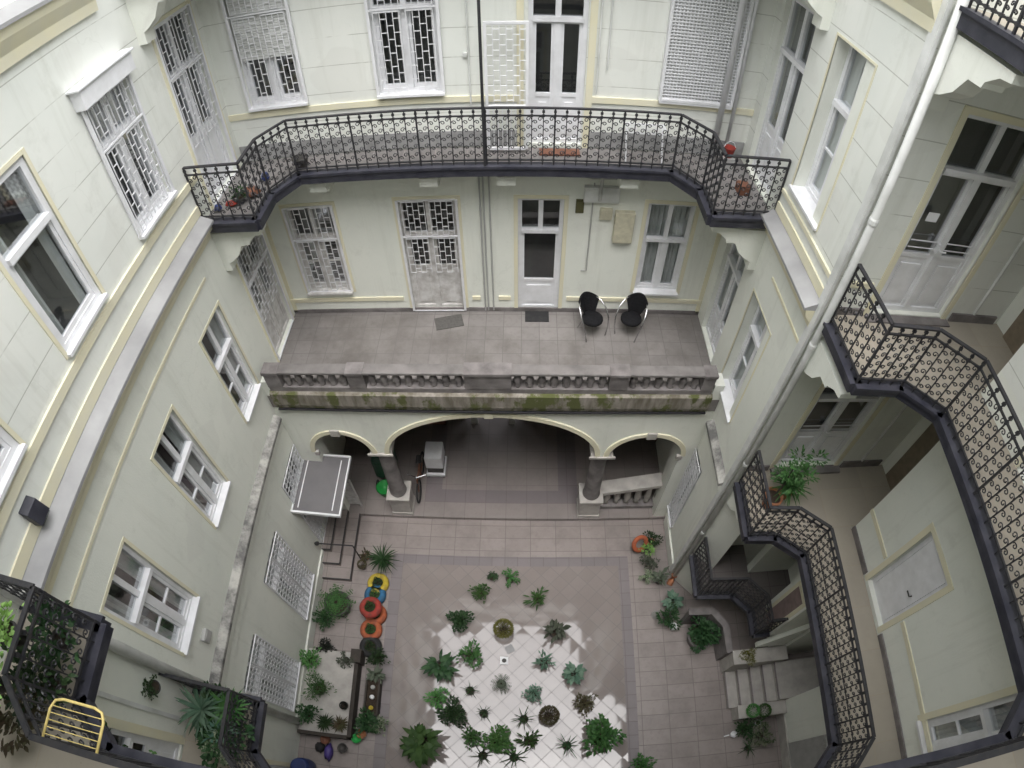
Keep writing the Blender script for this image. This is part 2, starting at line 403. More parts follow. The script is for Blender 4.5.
def grille_brick(b, F, u0, u1, z0, z1, w, col=0.10, row=0.2, t=0.011):
    n = max(2, round((u1 - u0) / col)); du = (u1 - u0) / n
    for i in range(n + 1): b.box(u0 + i * du - t / 2, u0 + i * du + t / 2, w - t / 2, w + t / 2, z0, z1, F=F)
    k = max(2, round((z1 - z0) / row)); dz = (z1 - z0) / k
    for i in range(n):
        off = 0.5 * (i % 2)
        for j in range(k):
            z = z0 + (j + off) * dz
            b.box(u0 + i * du + t / 2, u0 + (i + 1) * du - t / 2, w - t / 2, w + t / 2, z - t / 2, z + t / 2, F=F)
    b.box(u0, u1, w - t / 2, w + t / 2, z1 - t, z1 + t, F=F)

def grille_orn(b, F, u0, u1, z0, z1, w):
    t = 0.02
    for u in (u0, (u0 + u1) / 2 - 0.02, (u0 + u1) / 2 + 0.02, u1): b.box(u - t / 2, u + t / 2, w - t / 2, w + t / 2, z0, z1, F=F)
    for z in (z0, z1): b.box(u0, u1, w - t / 2, w + t / 2, z - t / 2, z + t / 2, F=F)
    for a, c in ((u0, (u0 + u1) / 2 - 0.02), ((u0 + u1) / 2 + 0.02, u1)):
        n = 4; du = (c - a) / n; k = round((z1 - z0) / 0.15); dz = (z1 - z0) / k
        for i in range(1, n): b.box(a + i * du - .005, a + i * du + .005, w - .005, w + .005, z0, z1, F=F)
        for i in range(n):
            for j in range(k):
                uc, zc = a + (i + .5) * du, z0 + (j + .5) * dz
                pts = []
                for q in range(9):
                    an = 2 * math.pi * q / 8
                    pts.append(F(uc + math.cos(an) * du * .46, w, zc + math.sin(an) * dz * .5))
                b.tube(pts[:-1], 0.007, 4, closed=True)

def window(root, F, u0, u1, z0, z1, rev=0.2, cols=2, tr=0.34, low=1, fw=0.07, mat='white', grille=None, gw=0.03,
           sill=0.10, surround=0.0, curtain=0, transom_bar=True, name='window', door=False, cover=None, sdepth=0.03):
    """frame in a wall opening; z is up, u along the wall"""
    f = MB(); g = MB(); w0, w1 = -rev, -rev + 0.07
    f.box(u0, u0 + fw, w0, w1, z0, z1, F=F); f.box(u1 - fw, u1, w0, w1, z0, z1, F=F)
    f.box(u0 + fw, u1 - fw, w0, w1, z0, z0 + fw, F=F); f.box(u0 + fw, u1 - fw, w0, w1, z1 - fw, z1, F=F)
    zt = z1 - (z1 - z0) * tr
    tb = 0.07 if transom_bar else 0.05
    f.box(u0 + fw, u1 - fw, w0, w1 + (0.05 if transom_bar else 0.004), zt - tb / 2, zt + tb / 2, F=F)
    um = (u0 + u1) / 2
    if cols == 2:
        f.box(um - 0.045, um + 0.045, w0, w1 + 0.012, z0 + fw, zt - tb / 2, F=F); f.box(um - 0.04, um + 0.04, w0, w1, zt + tb / 2, z1 - fw, F=F)
    # casement rails
    segs = [(u0 + fw, um - 0.045), (um + 0.045, u1 - fw)] if cols == 2 else [(u0 + fw, u1 - fw)]
    zb = z0 + fw
    for a, c in segs:
        s = 0.045
        f.box(a, a + s, w0 + .005, w1 - .015, zb, zt - tb / 2, F=F); f.box(c - s, c, w0 + .005, w1 - .015, zb, zt - tb / 2, F=F)
        bot = zb
        if door:
            bot = zb + door
            f.box(a + s, c - s, w0 + .01, w1 - .03, zb, bot, F=F)
            f.box(a + s + .05, c - s - .05, w1 - .03, w1 - .012, zb + .08, bot - .1, F=F)
        f.box(a + s, c - s, w0 + .005, w1 - .015, bot, bot + s * 1.3, F=F); f.box(a + s, c - s, w0 + .005, w1 - .015, zt - tb / 2 - s, zt - tb / 2, F=F)
        for q in range(1, low):
            z = bot + (zt - bot) * q / low
            f.box(a + s, c - s, w0 + .01, w1 - .02, z - .014, z + .014, F=F)
        g.quad(F(a + s, w0 + .03, bot), F(c - s, w0 + .03, bot), F(c - s, w0 + .03, zt), F(a + s, w0 + .03, zt))
        g.quad(F(a, w0 + .03, zt), F(c, w0 + .03, zt), F(c, w0 + .03, z1 - fw), F(a, w0 + .03, z1 - fw))
    o = f.build(name, M[mat], root)
    g.build('pane', M['glass'], o)
    if sill:
        s = MB(); s.box(u0 - .015, u1 + .015, -rev + .07, sill, z0 - .03, z0 + .010, F=F)
        s.build('sill', M['white' if mat != 'oldwhite' else 'oldwhite'], o)
    if surround:
        s = MB(); q = surround; d = sdepth
        s.box(u0 - q, u0, -.01, d, z0 - .036, z1 + q, F=F); s.box(u1, u1 + q, -.01, d, z0 - .036, z1 + q, F=F); s.box(u0, u1, -.01, d - .004, z1, z1 + q, F=F)
        s.build('surround', M['yellow'], o)
    if grille:
        s = MB()
        if grille == 'brick':
            for a, c in segs:
                grille_brick(s, F, a, c, z0 + (door or 0) + .04, zt - .04, gw); grille_brick(s, F, a, c, zt + .04, z1 - .03, gw)
            t = .022
            for u in (u0, u1): s.box(u - t, u + t, gw - .016, gw + .016, z0, z1, F=F)
            for z in (z0, z1, zt): s.box(u0 + t, u1 - t, gw - .016, gw + .016, z - t / 2, z + t / 2, F=F)
        else: grille_orn(s, F, u0, u1, z0, z1, gw)
        s.build('grille', M['white'], o)
    if curtain:
        s = MB(); n = 28; wv = -rev - 0.05
        for i in range(n):
            a = u0 + (u1 - u0) * i / n; c = u0 + (u1 - u0) * (i + 1) / n
            if curtain == 2 and abs((i + .5) / n - .5) < 0.2: continue
            s.quad(F(a, wv + .03 * math.sin(i * 1.9), z0), F(c, wv + .03 * math.sin((i + 1) * 1.9), z0), F(c, wv + .03 * math.sin((i + 1) * 1.9), z1), F(a, wv + .03 * math.sin(i * 1.9), z1))
        s.build('curtain', M['curtain'], o, smooth=True)
    return o

# ---- left wall
opL = [(6.93, 8.0, 8.56, 11.42), (5.12, 6.10, 9.40, 11.16), (3.23, 4.12, 9.38, 11.24), (1.18, 2.12, 9.36, 11.22),
       (5.23, 6.02, 5.35, 7.34), (3.24, 4.02, 5.35, 7.34), (1.20, 2.06, 5.35, 7.34), (6.95, 8.05, 4.93, 7.5), (-0.95, -0.07, 4.92, 6.72),
       (3.10, 4.16, 0.80, 3.18), (1.04, 2.10, 0.80, 3.18), (5.06, 6.06, 0.46, 3.30), (-1.2, -0.15, 0.02, 2.4)]
lw = wall('courtyard_wall', FL, -1.7, YB, 0, TOP, opL, 'tall pale green courtyard wall on the left side with three rows of windows and a grey ledge', split=8.75)
window(lw, FL, 6.93, 8.0, 8.56, 11.42, name='door', door=.95, grille='brick', gw=.02, sill=0, surround=.06, tr=.27, rev=.14)
window(lw, FL, 5.12, 6.10, 9.40, 11.16, grille='brick', gw=.05, tr=.32, rev=.13, low=1)
b = MB(); b.box(5.06, 6.16, .0, .16, 11.17, 11.40, F=FL); b.box(5.02, 6.20, 0, .19, 11.40, 11.43, F=FL); b.build('shutter_box', M['white'], lw, bevel=.008)
window(lw, FL, 3.23, 4.12, 9.38, 11.24, cols=1, surround=.05, curtain=2, rev=.09, tr=.36, sill=.07, fw=.075, sdepth=.015)
window(lw, FL, 1.18, 2.12, 9.36, 11.22, cols=1, surround=.05, curtain=2, rev=.09, tr=.36, sill=.07, fw=.075, sdepth=.015)
for a, c in ((5.23, 6.02), (3.24, 4.02), (1.20, 2.06)):
    window(lw, FL, a, c, 5.35, 7.34, low=2, surround=.05, curtain=2, rev=.13, tr=.37, sill=.06, sdepth=.012, fw=.055)
window(lw, FL, 6.95, 8.05, 4.93, 7.5, name='door', door=.95, grille='brick', gw=.02, sill=0, surround=.05, tr=.27, rev=.14, mat='oldwhite')
window(lw, FL, -0.95, -0.07, 4.92, 6.72, name='door', door=.7, sill=0, surround=.10, tr=.3, rev=.1)
for a in (3.10, 1.04): window(lw, FL, a, a + 1.06, 0.80, 3.18, grille='orn', gw=.05, tr=.3, rev=.14, sill=.09, curtain=1)
window(lw, FL, 5.06, 6.06, 0.46, 3.30, name='door', door=.9, grille='orn', gw=.03, tr=.3, rev=.14, sill=0)
window(lw, FL, -1.2, -0.15, 0.02, 2.4, name='door', door=.7, sill=0, surround=.09, tr=.3, rev=.14)
def ledge(root, F, u0, u1, prof, name, m):
    b = MB(); b.extrude([(0, 0)], F, 0, 0) if 0 else None
    n = len(prof)
    vs = [F(u0, w, z) for w, z in prof] + [F(u1, w, z) for w, z in prof]
    b.add(vs, [tuple(range(n)), tuple(range(n, 2 * n))[::-1]] + [(i, (i + 1) % n, n + (i + 1) % n, n + i) for i in range(n)])
    return b.build(name, m, root)
def strip(root, F, u0, u1, z0, z1, w, name='trim_band', m='yellow'):
    b = MB(); b.box(u0, u1, -.01, w, z0, z1, F=F); return b.build(name, M[m], root)
def storey_ledges(root, F, u0, u1, ground=True):
    ledge(root, F, u0, u1, [(0, 8.70), (.21, 8.60), (.21, 8.56), (0, 8.56)], 'ledge_flashing', M['flash'])
    ledge(root, F, u0, u1, [(0, 8.56), (.18, 8.56), (.15, 8.46), (.06, 8.36), (.05, 8.28), (0, 8.28)], 'ledge_moulding', M['yellow'])
    ledge(root, F, u0, u1, [(0, 12.50), (.21, 12.40), (.21, 12.36), (0, 12.36)], 'ledge_flashing', M['flash'])
    ledge(root, F, u0, u1, [(0, 12.36), (.18, 12.36), (.15, 12.26), (.06, 12.12), (.05, 12.0), (0, 12.0)], 'ledge_moulding', M['yellow'])
    strip(root, F, u0, u1, 8.70, 8.85, .025); strip(root, F, u0, u1, 7.88, 7.93, .02)
    if ground:
        ledge(root, F, u0, u1, [(0, 4.46), (.13, 4.38), (.13, 4.30), (0, 4.30)], 'ledge_flashing', M['dirtyledge'])
        ledge(root, F, u0, u1, [(0, 4.30), (.11, 4.30), (.09, 4.12), (.035, 4.02), (.035, 3.80), (0, 3.80)], 'ledge_moulding', M['wall'])
        strip(root, F, u0, u1, 0.05, 0.42, .04, 'plinth', 'wall')
storey_ledges(lw, FL, .95, 6.0)
for a, c in ((.95, 6.80),): strip(lw, FL, a, c, 9.15, 9.26, .03)
for z in (8.70,): strip(lw, FL, 6.0, 6.55, z, z + .15, .025)
ledge(lw, FL, 6.0, 6.5, [(0, 8.70), (.21, 8.60), (.21, 8.56), (0, 8.56)], 'ledge_flashing', M['flash'])
ledge(lw, FL, 6.0, 6.5, [(0, 8.56), (.18, 8.56), (.15, 8.46), (.06, 8.36), (.05, 8.28), (0, 8.28)], 'ledge_moulding', M['yellow'])
strip(lw, FL, .25, .31, 4.95, 8.2, .03, 'conduit', 'pipe'); strip(lw, FL, -0.02, .055, 4.95, 8.2, .02, 'trim_band')

# ---- back wall
opB = [(-3.90, -2.93, 9.52, 11.7), (-1.79, -.81, 9.52, 11.7), (.42, 1.25, 8.6, 11.5), (2.42, 3.46, 9.50, 11.9),
       (-3.86, -2.95, 5.50, 7.53), (-1.78, -.76, 4.94, 7.55), (.27, 1.05, 4.94, 7.55), (2.48, 3.33, 5.50, 7.53)]
bw = wall('courtyard_wall', FB, XL, XR, 4.9, TOP, opB, 'pale green back wall of the courtyard facing the viewer above the terrace', split=8.4)
o = window(bw, FB, -3.90, -2.93, 9.52, 11.7, grille='brick', gw=.05, rev=.13, tr=.3)
b = MB()
for i in range(34): b.box(-3.86, -2.97, .0, .018, 10.32 + i * .041, 10.32 + i * .041 + .036, F=FB)
b.build('roller_shutter', M['pipe'], bw)
window(bw, FB, -1.79, -.81, 9.52, 11.7, grille='brick', gw=.05, rev=.13, tr=.38)
window(bw, FB, .42, 1.25, 8.6, 11.5, name='door', door=.72, grille=None, rev=.12, tr=.30, sill=0)
o = window(bw, FB, 2.42, 3.46, 9.50, 11.9, rev=.13, tr=.3, curtain=1)
b = MB(); t = .017
for i in range(22): u = 2.40 + i * 1.08 / 21; b.box(u - t / 2, u + t / 2, .05, .063, 9.46, 11.9, F=FB)
for i in range(48): z = 9.47 + i * .0505; b.box(2.40, 3.48, .064, .076, z - t / 2, z + t / 2, F=FB)
b.build('lattice', M['white'], bw); b = MB(); b.box(2.40, 3.48, .02, .03, 9.47, 11.9, F=FB); b.build('blind', M['pipe'], bw); b = MB()
for z0_, z1_, u0_, u1_ in ((9.43, 9.47, 2.37, 3.51), (9.47, 11.9, 2.36, 2.40), (9.47, 11.9, 3.48, 3.52)): b.box(u0_, u1_, .0, .09, z0_, z1_, F=FB)
b.build('lattice_frame', M['white'], bw)
b = MB(); grille_brick(b, FB, -.16, .40, 9.36, 10.62, .20, .09, .16)
for u in (-.17, .41): b.box(u - .02, u + .02, .18, .22, 8.62, 10.66, F=FB)
for z in (8.62, 9.34, 10.64): b.box(-.15, .39, .18, .22, z - .02, z + .02, F=FB)
for i in range(9): b.box(-.15 + i * .065, -.14 + i * .065, .19, .21, 8.64, 9.32, F=FB)
b.build('security_grille', M['white'], bw)
window(bw, FB, -3.86, -2.95, 5.50, 7.53, grille='brick', gw=.03, rev=.15, tr=.36, low=2, surround=.07, sdepth=.015, mat='oldwhite')
window(bw, FB, -1.78, -.76, 4.94, 7.55, name='door', door=.95, grille='brick', gw=.02, rev=.14, tr=.3, sill=0, surround=.07, sdepth=.015, mat='oldwhite')
window(bw, FB, .27, 1.05, 4.94, 7.55, name='door', door=.62, cols=1, rev=.12, tr=.27, sill=0, surround=.07, sdepth=.015)
b = MB(); b.box(.62, .70, -.12, -.04, 6.86, 7.50, F=FB); b.build('transom_mullion', M['white'], bw)
window(bw, FB, 2.48, 3.33, 5.50, 7.53, rev=.13, tr=.4, surround=.07, sdepth=.015, curtain=1)
for a, c in ((XL, -1.95), (-.60, -.45), (-.10, .13), (1.20, XR)): strip(bw, FB, a, c, 5.22, 5.31, .03)
for a, c in ((XL, .30), (1.36, XR)): strip(bw, FB, a, c, 9.34, 9.44, .03)
strip(bw, FB, XL + .02, .30, 8.56, 8.84, .02, 'skirting', 'greyskirt'); strip(bw, FB, 1.37, XR - .02, 8.56, 8.84, .02, 'skirting', 'greyskirt')
for a in (.26, 1.27): strip(bw, FB, a, a + .10, 8.55, 11.6, .025)
strip(bw, FB, XL, XL + .08, 4.95, 8.2, .02); strip(bw, FB, XR - .08, XR, 4.95, 8.2, .02)
strip(bw, FB, XL, XR, 4.905, 5.0, .02, 'skirting', 'stone')

# ---- right wall
opR = [(6.96, 8.0, 8.56, 11.4), (5.42, 6.36, 9.24, 11.36), (5.47, 6.40, 5.13, 7.29), (6.96, 7.9, 4.93, 7.55), (5.56, 6.27, .70, 3.25)]
rw = wall('courtyard_wall', FR, YR, YB, 0, TOP, opR, 'pale green wing wall on the right with deep set windows beside the white downpipe', split=8.75, reveal=.24, depth=.6)
window(rw, FR, 6.96, 8.0, 8.56, 11.4, name='door', door=.75, rev=.16, tr=.28, sill=0)
window(rw, FR, 5.42, 6.36, 9.24, 11.36, rev=.26, tr=.38, low=2, sill=.05, surround=.03, sdepth=.01, curtain=1)
window(rw, FR, 5.47, 6.40, 5.13, 7.29, rev=.24, tr=.33, low=2, sill=.05, surround=.03, sdepth=.01, curtain=1)
window(rw, FR, 6.96, 7.9, 4.93, 7.55, name='door', door=.6, rev=.16, tr=.28, sill=0, curtain=1)
window(rw, FR, 5.56, 6.27, .70, 3.25, grille='orn', gw=.04, rev=.2, tr=.3, sill=.08)
storey_ledges(rw, FR, YR + .02, 6.0)
strip(rw, FR, YR + .02, 6.55, 9.02, 9.08, .03)
strip(rw, FR, 6.0, 6.60, 8.70, 8.85, .025)
ledge(rw, FR, 6.0, 6.6, [(0, 8.70), (.21, 8.60), (.21, 8.56), (0, 8.56)], 'ledge_flashing', M['flash'])
ledge(rw, FR, 6.0, 6.6, [(0, 8.56), (.18, 8.56), (.15, 8.46), (.06, 8.36), (.05, 8.28), (0, 8.28)], 'ledge_moulding', M['yellow'])

# ---- recess wall with doors (faces the viewer, beyond the downpipe)
opT = [(4.60, 5.80, 8.62, 11.35), (4.60, 5.80, 4.98, 7.40)]
tw = wall('courtyard_wall', FT, XR + .02, XA, 4.7, TOP, opT, 'set back wall behind the galleries holding two tall double doors one above the other', split=8.5, reveal=.14)
for z0_, z1_ in ((8.62, 11.35), (4.98, 7.40)):
    o = window(tw, FT, 4.60, 5.80, z0_, z1_, name='door', door=.78, rev=.14, tr=.25, sill=0, surround=.08, sdepth=.02)
    b = MB()
    for z in (z0_ + 1.02, z0_ + 1.12):
        b.tube([FT(4.70, -.05, z), FT(5.16, -.05, z)], .008, 6); b.tube([FT(5.24, -.05, z), FT(5.70, -.05, z)], .008, 6)
    b.build('guard_rod', M['white'], o)
    b = MB(); b.box(5.10, 5.14, -.05, .01, z0_ + 1.0, z0_ + 1.12, F=FT); b.tube([FT(5.12, -.02, z0_ + 1.06), FT(5.12, .05, z0_ + 1.06), FT(5.20, .05, z0_ + 1.06)], .012, 6); b.build('handle', M['white'], o)
    b = MB(); b.box(4.55, 5.9, .0, .14, z0_ - .115, z0_ - .02, F=FT); b.build('doorstep', M['stone'], o)
    strip(tw, FT, 5.95, 6.80, z0_ - .11, z0_ + .09, .03, 'skirting', 'stone'); strip(tw, FT, XR + .1, 4.5, z0_ - .11, z0_ + .06, .03, 'skirting', 'stone')
    strip(tw, FT, 6.32, 6.35, z0_ + .1, z0_ + 2.7, .03, 'conduit', 'pipe')
b = MB(); b.box(4.74, 4.90, -.035, -.03, 10.02, 10.14, F=FT); b.build('paper_notice', M['white'], tw)
strip(tw, FT, XR + .1, 4.45, 9.02, 9.10, .03)

# ---- gallery side wall right
opE = [(1.72, 2.50, 4.95, 6.78), (-.62, .16, 5.52, 7.46), (1.6, 2.4, 8.55, 10.9), (-.6, .2, 9.2, 11.1)]
ew = wall('courtyard_wall', FE, -1.7, 3.44, 4.6, TOP, opE, 'plain pale green side wall along the right galleries with a white door', split=9.0, reveal=.16, depth=.45)
o = window(ew, FE, 1.72, 2.50, 4.95, 6.78, name='door', cols=1, rev=.16, tr=.06, sill=0, surround=.09, sdepth=.015, door=.2, transom_bar=False)
b = MB(); b.box(1.80, 2.42, -.13, -.085, 5.02, 6.66, F=FE); b.build('door_leaf', M['white'], o)
b = MB(); b.tube([FE(1.90, -.08, 5.85), FE(1.90, -.03, 5.85), FE(1.99, -.03, 5.85)], .012, 6); b.build('handle', M['darkpot'], o)
window(ew, FE, -.62, .16, 5.52, 7.46, low=2, rev=.10, tr=.35, surround=.09, curtain=1, sill=.08)
window(ew, FE, 1.6, 2.4, 8.55, 10.9, name='door', door=.8, rev=.16, sill=0, surround=.08)
window(ew, FE, -.6, .2, 9.2, 11.1, low=2, rev=.10, surround=.09)
for a, c in ((-1.7, 1.60), (2.62, 3.44)):
    strip(ew, FE, a, c, 5.55, 5.64, .02); strip(ew, FE, a, c, 4.9, 5.02, .025, 'skirting', 'stone')
b = MB(); b.box(XE + .002, XA + .3, 3.28, 3.432, 4.62, TOP); o = b.build('alcove_wall', M['wall'], ew)
b = MB(); b.box(XA, XA + .3, 3.44, YR, 4.62, TOP); o = b.build('alcove_wall', M['wall'], ew)
b = MB(); b.box(XA - .05, XA - .002, 3.62, 4.40, 4.95, 7.0); b.box(XA - .05, XA - .002, 3.62, 4.40, 8.55, 10.7); b.build('alcove_door', M['alcdoor'], ew)

# ---- near wall behind the viewer
nw = wall('courtyard_wall', FN, XL, XE + 1.2, 0, TOP, [(-3.0, -2.0, 9.4, 11.3), (0, 1, 9.4, 11.3), (2.4, 3.4, 9.4, 11.3), (0, 1, 5.3, 7.3), (2.4, 3.4, 5.3, 7.3)],
          'pale green courtyard wall on the near side behind the galleries', split=8.7)
for a in (-3.0, 0, 2.4): window(nw, FN, a, a + 1, 9.4, 11.3, surround=.09)
for a in (0, 2.4): window(nw, FN, a, a + 1, 5.3, 7.3, surround=.09)

# ---- lower right walls under the galleries
b = MB()
b.box(6.1, 6.3, -1.7, 1.30, 0, 4.62); b.box(6.1, 6.3, 2.42, 3.20, 0, 4.62); b.box(6.1, 6.3, 1.30, 2.42, 2.75, 4.62)
b.box(6.3, 7.2, 1.10, 1.30, 0, 4.6); b.box(6.3, 7.2, 2.42, 2.62, 0, 4.6)
b.box(7.3, 7.5, -3, 13, 0, TOP); b.box(6.3, 7.3, .9, 3.4, 4.3, 4.6)  # unseen outer slab and lid, added to block sky light leaking into the stair bay
lwr = tag(b.build('lower_wall', M['wall'], loc=(6.1, 0, 0)), 'pale lower wall beside the short stair under the right gallery, with added unseen light blocking slabs behind', 'wall')
b = MB(); b.box(6.06, 6.098, -1.7, 1.1, .02, .42); b.build('plinth', M['palestone'], lwr)
b = MB(); b.box(6.95, 7.0, 1.31, 2.41, .75, 2.74); d = b.build('cellar_door', M['darkroom'], lwr)
b = MB(); b.box(6.05, 6.095, -.75, .35, .5, 2.2)
for i in range(14): b.box(6.03, 6.05, -.72 + i * .08, -.70 + i * .08, .55, 2.15)
b.build('vent_grating', M['grey'], lwr)
b = MB()
b.prism([(XR + .05, 4.52), (4.36, 4.08), (4.50, 4.22), (4.50, 4.63), (XR + .05, 4.63)], .02, 4.62)
pier = tag(b.build('corner_pier', M['wall'], loc=(4.1, 4.4, 0)), 'pale green angled pier under the gallery beside the downpipe', 'pier')
b = MB()
b.box(5.15, 6.3, 3.95, 4.1, 1.72, 4.62); b.box(5.42, 5.58, 3.202, 3.95, 3.75, 4.62); b.box(5.42, 5.58, 2.55, 3.20, 1.72, 4.62)
b.box(5.581, 6.1, 2.55, 2.70, 1.72, 4.62); b.box(6.1, 6.3, 3.21, 3.94, 1.72, 4.62); b.box(4.5, 5.15, 4.6, 4.66, 1.72, 4.62); b.box(4.52, 6.9, 4.662, 4.75, 0, 4.65)
mzw = tag(b.build('landing_wall', M['wall'], loc=(5.5, 3.3, 1.7)), 'pale wall with a small pinkish door on the dim mezzanine landing', 'wall')
b = MB(); b.box(5.40, 5.418, 2.68, 3.02, 1.74, 3.4); b.build('door', M['pinkdoor'], mzw)
b = MB(); b.box(5.405, 5.418, 2.60, 2.679, 1.74, 3.48); b.box(5.405, 5.418, 3.021, 3.10, 1.74, 3.48); b.box(5.405, 5.418, 2.679, 3.021, 3.401, 3.48); b.build('door_frame', M['yellow'], mzw)

# ---- eaves and roofs
b = MB()
for p in ([(XL - 1.5, YB - .4), (XA + 2, YB - .4), (XA + 2, YB + 4), (XL - 1.5, YB + 4)],
          [(XL - 1.5, -3), (XL + .4, -3), (XL + .4, YB - .56), (XL - 1.5, YB - .56)],
          [(XR - .5, YR - .45), (XA + 2, YR - .45), (XA + 2, YB - .56), (XR - .5, YB - .56)],
          [(XE - .3, -3), (XA + 2, -3), (XA + 2, YR - .46), (XE - .3, YR - .46)],
          [(XL + .56, -3), (XE - .51, -3), (XE - .51, -1.2), (XL + .56, -1.2)]):
    b.prism(p, TOP, TOP + .25)
tag(b.build('roof_eaves', M['palestone'], loc=(0, 0, TOP)), 'pale stone eaves running round the top of the courtyard', 'roof')

# ------------------------------------------------------------------ ground
b = MB(); b.quad((-40, -40, 0), (40, -40, 0), (40, 40, 0), (-40, 40, 0))
tag(b.build('courtyard_floor', M['court']), 'courtyard floor of brown rectangular tiles', kind='structure')
b = MB()
bx0, bx1, by = -2.66, 2.90, 5.13; ix0, ix1, iy = -2.40, 2.66, 4.89
for x0, x1, y0, y1 in ((bx0, ix0, -1.6, iy), (ix1, bx1, -1.6, iy), (bx0, bx1, iy, by)):
    b.quad((x0, y0, .004), (x1, y0, .004), (x1, y1, .004), (x0, y1, .004))
tag(b.build('paving_band', M['band']), 'dark mauve tile band framing the centre of the floor', kind='structure')
b = MB(); b.quad((ix0, -1.6, .006), (ix1, -1.6, .006), (ix1, iy, .006), (ix0, iy, .006))
tag(b.build('paving_centre', M['diag']), 'shiny diagonal tiles in the middle of the courtyard', kind='structure')
b = MB(); b.box(XL - .9, XR + .9, 6.085, 13, .01, .13)
tag(b.build('hall_floor', M['hall']), 'raised passage floor behind the arches', kind='structure')
b = MB()
for x0, x1, y0, y1 in ((-2.0, 1.75, 6.50, 6.85), (1.28, 1.75, 6.851, 9.5), (-2.0, -1.6, 6.851, 9.5)): b.quad((x0, y0, .134), (x1, y0, .134), (x1, y1, .134), (x0, y1, .134))
tag(b.build('hall_floor_band', M['hallband']), 'dark border inlaid in the passage floor', kind='structure')

# ------------------------------------------------------------------ arcade
AY = 6.12
def arc(cx, a, zs, rise, n=24):
    return [(cx - a * math.cos(math.pi * i / n), zs + rise * math.sin(math.pi * i / n)) for i in range(n + 1)]
arches = [(-3.28, .62, 3.0, .70), (-.235, 2.065, 3.0, 1.36), (2.85, .75, 3.0, .72)]
ar = thing('arcade', 'pale green arcade of one wide and two small arches under the terrace', 'arcade', (-.2, AY, .13))
pts = [(XL, 4.52), (XL, .13), (-3.9, .13)]
pts = [(XL, .13), (-3.90, .13)] + arc(*arches[0]) + arc(*arches[1]) + arc(*arches[2]) + [(3.60, .13), (XR, .13), (XR, 4.52), (XL, 4.52)]
FA = lambda u, w, z: (u, AY - w, z)
b = MB(); b.extrude(pts, FA, -.43, 0); b.build('arch_wall', M['wall'], ar)
for cx, a, zs, rs in arches:
    b = MB(); p1 = arc(cx, a, zs, rs); p2 = arc(cx, a + .10, zs, rs + .10)
    for i in range(24):
        b.extrude([p1[i], p1[i + 1], p2[i + 1], p2[i]], FA, .0, .035)
    b.build('arch_trim', M['yellow'], ar)
for cx, a, zs, rs in (arches[0], arches[2]):
    b = MB(); b.box(cx - .10, cx + .10, .03, .075, zs + rs - .04, zs + rs + .17, F=FA); b.build('keystone', M['palestone'], ar, bevel=.02)
b = MB(); b.box(-.32, -.15, .03, .06, 4.34, 4.5, F=FA); b.build('keystone', M['yellow'], ar, bevel=.02)
for cx in (-2.50, 1.98):
    b = MB(); b.lathe((cx, 6.34, 0), [(.19, .98), (.205, 1.02), (.185, 1.1), (.18, 1.5), (.16, 2.80), (.185, 2.84), (.185, 2.88)], 24); c = b.build('column', M['stone'], ar, smooth=False)
    b = MB(); b.box(cx - .23, cx + .23, 6.10, 6.55, 2.88, 3.0); b.box(cx - .27, cx + .27, 6.06, 6.10, 2.94, 3.02); b.build('capital', M['palestone'], c, bevel=.015)
    b = MB(); b.box(cx - .24, cx + .24, 6.12, 6.58, .13, .88); b.box(cx - .28, cx + .28, 6.08, 6.62, .88, .97); b.box(cx - .26, cx + .26, 6.10, 6.60, .13, .25); b.build('pedestal', M['palestone'], c, bevel=.012)
for u0_, u1_ in ((-3.93, -3.84), (3.52, 3.64)):
    b = MB(); b.box(u0_, u1_, -.02, .05, 2.90, 3.02, F=FA); b.build('impost', M['palestone'], ar)
# passage interior
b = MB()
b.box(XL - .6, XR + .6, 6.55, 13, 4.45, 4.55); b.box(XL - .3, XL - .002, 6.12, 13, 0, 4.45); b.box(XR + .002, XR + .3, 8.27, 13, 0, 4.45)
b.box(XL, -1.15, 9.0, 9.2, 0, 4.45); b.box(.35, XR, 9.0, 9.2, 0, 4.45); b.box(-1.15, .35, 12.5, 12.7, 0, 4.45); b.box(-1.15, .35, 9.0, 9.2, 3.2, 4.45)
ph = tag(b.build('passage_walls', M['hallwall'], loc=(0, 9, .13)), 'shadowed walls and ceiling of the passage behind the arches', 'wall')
b = MB(); b.box(-.98, -.80, 8.85, 8.99, .13, 3.0); b.box(.02, .18, 8.85, 8.99, .13, 3.0); b.box(-.70, -.05, 8.8, 8.88, .9, 2.6); b.build('doorway_trim', M['oldwhite'], ph)
b = MB(); b.box(-2.2, -1.65, 8.80, 8.98, .14, 2.3); b.build('door', M['wood'], ph)
# stair balustrade inside the right arch
sb = thing('stair_parapet', 'sloping stone stair parapet with short balusters inside the right arch', 'balustrade', (2.9, 6.5, .13))
b = MB(); vs = []
b.extrude([(2.25, .86), (3.88, 1.30), (3.88, 1.42), (2.25, .98)], lambda u, w, z: (u, 6.32 + w, z), 0, .34); b.build('cap', M['palestone'], sb)
for i in range(6):
    x = 2.42 + i * .25; h = .88 + (x - 2.25) * .27
    b = MB(); b.lathe((x, 6.48, .26), [(.07, 0), (.05, .1), (.085, .25), (.045, h - .45), (.06, h - .26)], 10); b.build('baluster', M['palestone'], sb, smooth=True)
b = MB(); b.box(2.26, 3.9, 6.34, 6.62, .131, .26); b.build('base', M['stone'], sb)

